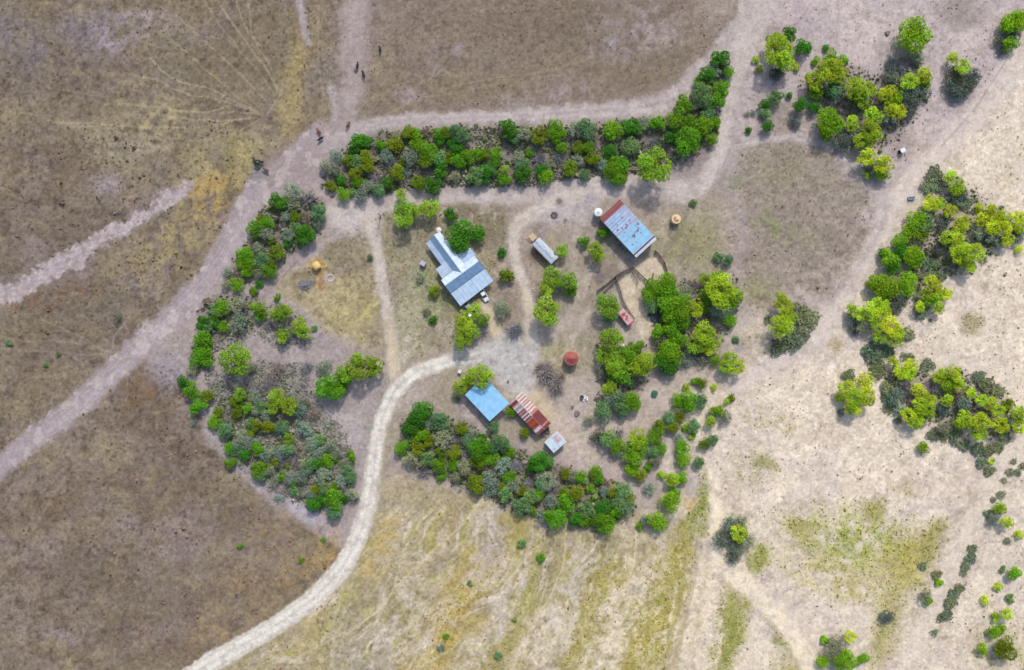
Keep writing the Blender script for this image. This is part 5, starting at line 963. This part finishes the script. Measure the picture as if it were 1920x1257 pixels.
# hay bale, brush pile, stumps, barrels, tyres
HAY = mat('hay', (.60, .43, .17), .95, var=.3, scale=5, bump=.6); p = at(593.5, 499.5, .7); hb = thing('hay_bale', 'golden hay bale spilling loose straw on the grass', 'hay bale', (p.x, p.y, 0), R(35))
m = MB(); m.lathe([(.001, -.62), (.55, -.62), (.72, -.5), (.76, 0), (.72, .5), (.55, .62), (.001, .62)], 20); m.v = [(x*1.75, z*1.9, y*1.3+.95) for x, y, z in m.v]; m.build('bale', HAY, hb, True)
rr = random.Random(3); m = MB()
for k in range(420):
    a, d = rr.random()*6.283, rr.uniform(.8, 2.6); x, y = d*math.cos(a), d*math.sin(a)+.2; t = rr.random()*3.14; l_ = rr.uniform(.1, .28)
    m.box(x-l_, x+l_, y-.02, y+.02, .06, .08+rr.random()*.1, rot=t)
m.build('loose_straw', HAY, hb)
p = at(603, 532, .1); m = MB()
for k in range(200):
    a, d = rr.random()*6.283, rr.random()**.5; x, y = d*1.0*math.cos(a), d*2.3*math.sin(a); t = rr.random()*3.14; l_ = rr.uniform(.1, .3); m.box(x-l_, x+l_, y-.03, y+.03, .05, .08+rr.random()*.1, rot=t)
tag(m.build('straw', mat('old_straw', (.46, .32, .20), .95, var=.3), loc=(p.x, p.y, 0)), 'trodden brownish straw spread below the golden hay bale', 'straw', kind='stuff')
p = at(573, 535, .4); m = MB()
for k in range(90):
    a, d = rr.random()*6.283, rr.random()**.6*2.2; x, y = d*math.cos(a), d*math.sin(a)*.9; b = rr.random()*6.283; l_ = rr.uniform(.4, 1.1); z = rr.uniform(.05, 1.1)*(1.15-d/2.4)
    m.tube((x-l_*math.cos(b), y-l_*math.sin(b), z), (x+l_*math.cos(b), y+l_*math.sin(b), z+rr.uniform(-.05, .3)), rr.uniform(.05, .13), .03, 5)
m.tube((-.3, -.9, .5), (1.0, -2.3, .1), .11, .08, 6); tag(m.build('brush_pile', mat('dead_wood', (.27, .26, .29), .9, var=.4), loc=(p.x, p.y, 0)), 'grey pile of dead branches near the hay bale', 'brush pile')
p = at(1228, 592, .5); m = MB()
for k in range(70):
    a, d = rr.random()*6.283, rr.random()**.5; x, y = d*1.5*math.cos(a)+.25*d*math.sin(a), d*2.3*math.sin(a); x += -y*.35; b = rr.random()*6.283; l_ = rr.uniform(.3, 1.0); z = rr.uniform(.05, .6)
    m.box(x-l_, x+l_, y-.2, y+.2, z, z+rr.uniform(.03, .12), rot=b)
tag(m.build('debris_pile', mat('dark_debris', (.05, .055, .07), .6, .1, var=.7, scale=1.5), loc=(p.x, p.y, 0)), 'dark heap of sheet debris under the corral trees', 'debris')
def barrel(label, px, py, r, h, m):
    p = at(px, py, h); t = thing('barrel', label, 'barrel', (p.x, p.y, 0)); MB().lathe([(r, 0), (r*1.04, h*.3), (r, h*.33), (r*1.04, h*.66), (r, h*.7), (r, h), (r*.9, h), (r*.9, h-.06), (.001, h-.06)], 16).build('drum', m, t, True)
    MB().lathe([(.06, 0), (.06, .05), (.001, .06)], 8, cen=(r*.5, 0, h-.07)).build('bung', STEEL, t)
barrel('dark open barrel on the dirt right of the red tank', 1091.5, 745, .55, .9, mat('black_drum', (.035, .035, .04), .6))
p = at(1098, 746.5, .3); m = MB()
for k in range(14): x, y = rr.uniform(-.6, .6), rr.uniform(-.9, .9); m.box(x-.25, x+.25, y-.18, y+.18, .02+.02*k, .12+.03*k, rot=rr.random()*3)
tag(m.build('rubble', PW, loc=(p.x, p.y, 0)), 'little heap of white rubble against the dark barrel', 'rubble')
def stump(label, px, py, r, m):
    p = at(px, py, .4); t = MB(); t.lathe([(r*1.25, 0), (r*1.05, .15), (r, .5), (r*.85, .52), (.001, .5)], 12); t.v = [(x*(1+.18*math.sin(3*math.atan2(y, x)+px)), y*(1+.18*math.sin(2*math.atan2(y, x))), z) for x, y, z in t.v]
    tag(t.build('tree_stump', m, loc=(p.x, p.y, 0)), label, 'stump')
BRN = mat('stump_wood', (.20, .15, .13), .9, var=.35)
stump('wide brown stump on the dirt below the dark barrel', 1082, 776, .78, BRN); stump('narrow brown stump on the dirt above the wide one', 1074, 763, .4, BRN); stump('small dark stump alone on the yard gravel', 953, 715, .28, BRN)
stump('small dark stump at the left end of the long hedge', 641.5, 280, .32, BRN); stump('flat brown stump on bare soil below the lone round tree', 1665, 62, .7, BRN)
# dark rings of stones
def ring(label, px, py, r, n, m):
    p = at(px, py, .1); k_ = MB()
    for k in range(n):
        t = 6.283*k/n+rr.uniform(-.1, .1); s = rr.uniform(.14, .26); k_.lathe([(s, 0), (s*.9, s*.6), (.001, s*.8)], 6, cen=((r+rr.uniform(-.15, .15))*math.cos(t), (r+rr.uniform(-.15, .15))*math.sin(t), 0))
    tag(k_.build('stone_ring', m, loc=(p.x, p.y, 0)), label, 'stone ring')
ST = mat('pale_stone', (.48, .43, .36), .9, var=.2); ring('pale ring of stones in the grass near the gravel road', 758, 667, 1.3, 30, ST); ring('faint ring of stones above the larger ring', 765, 637, .9, 22, ST); ring('ring of grey stones right of the old straw', 620, 522, 1.1, 26, ST); ring('dark fire ring of stones above the trailer', 1039, 404, .85, 20, mat('burnt_stone', (.10, .09, .09), .9))
# white poles lying under the trailer's trees
p = at(1003, 541, .1); tag(MB().tube((-.9, -.1, .1), (.8, .1, .12), .06).tube((-.4, -.7, .08), (.2, -.6, .1), .07).build('loose_pipes', PW, loc=(p.x, p.y, 0)), 'two white pipes lying beside the lane below the trailer', 'pipes')
# ------------------------------------------------------------------ corral fences
def fence(label, pts, h, wood, rails=3, gap=2.2, rail=.07, post=.1):
    P = [at(x, y, h*.6) for x, y in pts]; o = P[0]; t = thing('corral_fence', label, 'fence', (o.x, o.y, 0), group='wooden fences of the corral')
    D = [0]
    for a, b in zip(P, P[1:]): D.append(D[-1]+(b-a).length)
    n = max(2, int(D[-1]/gap)+1); q = []
    for k in range(n):
        s = D[-1]*k/(n-1); j = max(i for i in range(len(P)-1) if D[i] <= s+1e-6); f = (s-D[j])/(D[j+1]-D[j]); p = P[j].lerp(P[j+1], f)-o; q.append((p.x, p.y))
        MB().tube((p.x, p.y, -.1), (p.x, p.y, h+.12), post, post*.9, 7).build('post', wood, t)
    for r in range(rails):
        z = h*(r+.8)/(rails); m = MB()
        for a, b in zip(q, q[1:]): m.tube((*a, z), (*b, z), rail, rail*.9, 6)
        m.build('rail', wood, t)
OLDW = mat('dark_fence_wood', (.15, .125, .11), .9, var=.3); REDF = mat('reddish_fence_wood', (.27, .16, .11), .9, var=.3)
fence('dark fence from the barn corner down left to the bushes', [(1183, 501), (1160, 513), (1140, 530), (1121, 544)], 1.5, OLDW, 4, rail=.1, post=.14)
fence('second dark fence line just below the one leaving the barn corner', [(1184, 505), (1162, 518), (1145, 535), (1127, 552)], 1.4, OLDW, 3, rail=.09, post=.13)
fence('dark fence from the barn corner down right into the trees', [(1186, 501), (1204, 518), (1222, 534)], 1.5, OLDW, 4, rail=.1, post=.14)
fence('reddish brown fence on the right side of the corral', [(1229, 470), (1244, 486), (1250, 503), (1253, 520)], 1.5, REDF, 4, rail=.11, post=.14)
fence('short reddish fence stub standing inside the corral', [(1225, 513), (1223.5, 529)], 1.5, REDF, 3, rail=.09)
fence('short dark gate fence inside the corral', [(1186, 512), (1196.5, 530)], 1.4, OLDW, 3, rail=.08)
fence('dark fence along the left side of the corral', [(1155, 520), (1163, 545), (1168, 565), (1178, 582), (1190, 597)], 1.4, OLDW, 3, rail=.08)
# ------------------------------------------------------------------ cars
def make_car(name, label, px, py, dx, dy, paint):
    p = at(px, py, .9); t = thing(name, label, 'car', (p.x, p.y, 0), img_dir(dx, dy))
    L, W = 4.5, 1.76; xs = [-2.25, -2.1, -1.4, -.8, .2, .95, 1.5, 2.1, 2.25]; hw = [.70, .82, .88, .88, .88, .88, .86, .78, .62]; zt = [.62, .86, .92, .94, .94, .92, .86, .74, .58]
    m = MB(); ring_ = []
    for x, w_, z in zip(xs, hw, zt): ring_.append([(x, -w_*.93, .28), (x, -w_, .5), (x, -w_*.97, z-.08), (x, -w_*.86, z), (x, w_*.86, z), (x, w_*.97, z-.08), (x, w_, .5), (x, w_*.93, .28)])
    for a, b in zip(ring_, ring_[1:]):
        for k in range(8): m.face([a[k], a[(k+1) % 8], b[(k+1) % 8], b[k]])
    m.face(ring_[0][::-1]); m.face(ring_[-1]); m.build('body', paint, t)
    c = MB(); lo = [(-1.65, -.74, .93), (.98, -.76, .92), (.98, .76, .92), (-1.65, .74, .93)]; hi = [(-1.0, -.60, 1.42), (.15, -.62, 1.44), (.15, .62, 1.44), (-1.0, .60, 1.42)]
    c.face(hi); c.build('cabin_roof', paint, t)
    for nm, a, b in (('side_window', 0, 1), ('windscreen', 1, 2), ('side_window', 2, 3), ('rear_window', 3, 0)):
        MB().face([lo[a], lo[b], hi[b], hi[a]]).build(nm, GLASS, t)
    for x in (-1.38, 1.38):
        for y in (-.80, .80):
            w_ = MB().tube((x, y-.1, .32), (x, y+.1, .32), .32, .32, 16).build('wheel', mat('tyre', (.03, .03, .03), .9), t); MB().tube((x, y-.11, .32), (x, y+.11, .32), .19, .19, 10).build('rim', STEEL, w_)
    for y in (-.52, .52):
        MB().box(2.2, 2.27, y-.16, y+.16, .5, .62).build('headlight', mat('lamp_glass', (.7, .7, .68), .2), t); MB().box(-2.27, -2.2, y-.16, y+.16, .6, .74).build('tail_light', mat('red_lamp', (.4, .03, .03), .3), t)
    for y in (-.95, .95): MB().box(.75, .93, y-.09, y+.09, .9, 1.02).build('mirror', paint, t)
make_car('parked_car', 'white car with dark windows on the driveway below the farmhouse', 907, 553.5, .48, .88, mat('white_car', (.66, .72, .70), .25, var=.02))
make_car('parked_car', 'grey car nosed under the lower corner of the porch roof', 871.5, 567.5, .62, .78, mat('grey_car', (.36, .38, .42), .3, var=.02))
# ------------------------------------------------------------------ cattle
def cow_mesh():
    me = bpy.data.meshes.new('cow_skeleton'); bm = bmesh.new(); sk = bm.verts.layers.skin.verify()
    def v(co, r, r2=None): q = bm.verts.new(co); q[sk].radius = (r, r2 or r); return q
    def e(a, b): bm.edges.new((a, b))
    hip = v((-.62, 0, 1.02), .27, .30); hip[sk].use_root = True; bel = v((-.1, 0, .96), .33, .38); che = v((.45, 0, .98), .27, .36); nk = v((.78, 0, 1.1), .17, .2); hd = v((1.02, 0, 1.1), .125, .14); mz = v((1.32, 0, .92), .075, .08); rump = v((-.86, 0, 1.08), .17, .2)
    for a, b in ((rump, hip), (hip, bel), (bel, che), (che, nk), (nk, hd), (hd, mz)): e(a, b)
    for s in (-1, 1):
        a = v((-.62, s*.24, .74), .13); b = v((-.54, s*.24, .56), .085); c = v((-.68, s*.24, .36), .058); d = v((-.64, s*.24, .03), .055); e(hip, a); e(a, b); e(b, c); e(c, d)
        a = v((.48, s*.22, .68), .115); b = v((.50, s*.22, .38), .065); d = v((.49, s*.22, .03), .055); e(che, a); e(a, b); e(b, d)
        a = v((1.0, s*.17, 1.18), .045); b = v((.96, s*.3, 1.18), .03); e(hd, a); e(a, b)
    a = v((-1.0, 0, 1.0), .045); b = v((-1.03, 0, .6), .025); c = v((-1.03, 0, .42), .045); e(rump, a); e(a, b); e(b, c)
    bm.to_mesh(me); bm.free(); o = bpy.data.objects.new('cow_source', me); COL.objects.link(o)
    o.modifiers.new('skin', 'SKIN'); s = o.modifiers.new('sub', 'SUBSURF'); s.levels = 1; s.render_levels = 1
    bpy.context.view_layer.update(); dg = bpy.context.evaluated_depsgraph_get(); me2 = bpy.data.meshes.new_from_object(o.evaluated_get(dg)); bpy.data.objects.remove(o)
    me2.name = 'cow'; me2.polygons.foreach_set('use_smooth', [True]*len(me2.polygons)); return me2
hm, n, l = nt('cow_hide'); o_ = n.new('ShaderNodeOutputMaterial'); b_ = n.new('ShaderNodeBsdfPrincipled'); oi = n.new('ShaderNodeObjectInfo'); tc = n.new('ShaderNodeTexCoord'); no = n.new('ShaderNodeTexNoise'); no.inputs['Scale'].default_value = 3
mr = n.new('ShaderNodeMapRange'); mr.inputs['To Min'].default_value = .6; mr.inputs['To Max'].default_value = 1.4; vm = n.new('ShaderNodeVectorMath'); vm.operation = 'SCALE'
l.new(tc.outputs['Object'], no.inputs['Vector']); l.new(no.outputs['Fac'], mr.inputs['Value']); l.new(oi.outputs['Color'], vm.inputs[0]); l.new(mr.outputs['Result'], vm.inputs['Scale']); l.new(vm.outputs['Vector'], b_.inputs['Base Color']); b_.inputs['Roughness'].default_value = .7; l.new(b_.outputs['BSDF'], o_.inputs['Surface'])
COW = cow_mesh(); COW.materials.clear(); COW.materials.append(hm)
BLK, BRW, RED, TANC = (.016, .013, .013, 1), (.05, .025, .02, 1), (.20, .065, .03, 1), (.17, .09, .055, 1)
for x, y, dx, dy, c, sc, lab in [(712, 91, .25, 1, BLK, 1.0, 'black cow walking alone up the pale track, topmost of all'), (669.5, 123, .2, -1, BLK, 1.05, 'black cow on the track, upper one of the close pair'), (681, 138, .35, 1, BLK, 1.1, 'black cow on the track, lower one of the close pair'), (665.5, 130, .6, .8, TANC, .6, 'small tan calf beside the close pair of black cows'),
    (652.5, 233, -.5, .86, RED, 1.05, 'reddish cow standing left of the hedge track'), (597, 245, .7, .9, RED, 1.05, 'red cow at the track junction above a black one'), (600.5, 260, -.9, .6, BLK, 1.05, 'black cow right below the red cow at the junction'),
    (476.5, 299.5, .55, .83, BRW, 1.05, 'dark brown cow drinking from the upper left of the trough'), (488, 303, -1, -.35, BLK, 1.1, 'black cow lying across the upper side of the trough'), (498, 317.5, -.85, -.5, TANC, 1.15, 'brown cow on the right side of the round trough'),
    (1023, 240, .05, 1, BLK, 1.0, 'black cow standing in the long hedge beside an olive bush'), (519, 413.5, -.8, .6, BLK, 1.0, 'black cow between the bushes on the track bank'), (518.5, 425, -.2, 1, BRW, .75, 'dark calf below the black cow on the track bank')]:
    p = at(x, y, 1); o = bpy.data.objects.new('cow', COW); COL.objects.link(o); o.location = (p.x, p.y, gz(x, y)); o.rotation_euler = (0, 0, img_dir(dx, dy)); o.scale = (sc,)*3; o.color = c; tag(o, lab.replace('lying across', 'standing along'), 'cow', 'cattle on the tracks')
# ------------------------------------------------------------------ light and camera
SUN_EL, SUN_AZ = 43.0, 13.0            # azimuth clockwise from +Y (picture top)
wd = bpy.data.worlds.new('World'); SC.world = wd; wd.use_nodes = True
n, l = wd.node_tree.nodes, wd.node_tree.links; bg = n['Background']; sky = n.new('ShaderNodeTexSky'); sky.sky_type = 'NISHITA'; sky.sun_disc = False
sky.sun_elevation = R(SUN_EL); sky.sun_rotation = R(SUN_AZ); sky.air_density = 1.0; sky.dust_density = 3.0; sky.ozone_density = 1.0
l.new(sky.outputs['Color'], bg.inputs['Color']); bg.inputs['Strength'].default_value = .15
sl = bpy.data.lights.new('sun', 'SUN'); sl.energy = 2.5; sl.angle = R(4.0); sl.color = (1, .95, .87); so = bpy.data.objects.new('sun', sl); COL.objects.link(so)
d = Vector((math.sin(R(SUN_AZ))*math.cos(R(SUN_EL)), math.cos(R(SUN_AZ))*math.cos(R(SUN_EL)), math.sin(R(SUN_EL))))
so.rotation_euler = d.to_track_quat('Z', 'Y').to_euler(); so.location = d*400
cd = bpy.data.cameras.new('camera'); co = bpy.data.objects.new('camera', cd); COL.objects.link(co); co.location = (0, 0, H); co.rotation_euler = (0, 0, 0)
cd.sensor_width = 36; cd.lens = 36*H/(1920*S); cd.clip_start = 1; cd.clip_end = 20000; SC.camera = co
SC.view_settings.view_transform = 'Standard'; SC.view_settings.look = 'None'; SC.view_settings.exposure = 0.17; SC.view_settings.gamma = 1.0
SC.cycles.max_bounces = 5; SC.cycles.diffuse_bounces = 3; SC.cycles.transmission_bounces = 3; SC.cycles.transparent_max_bounces = 4
SC.cycles.pixel_filter_type = 'BLACKMAN_HARRIS'; SC.cycles.filter_width = 1.6
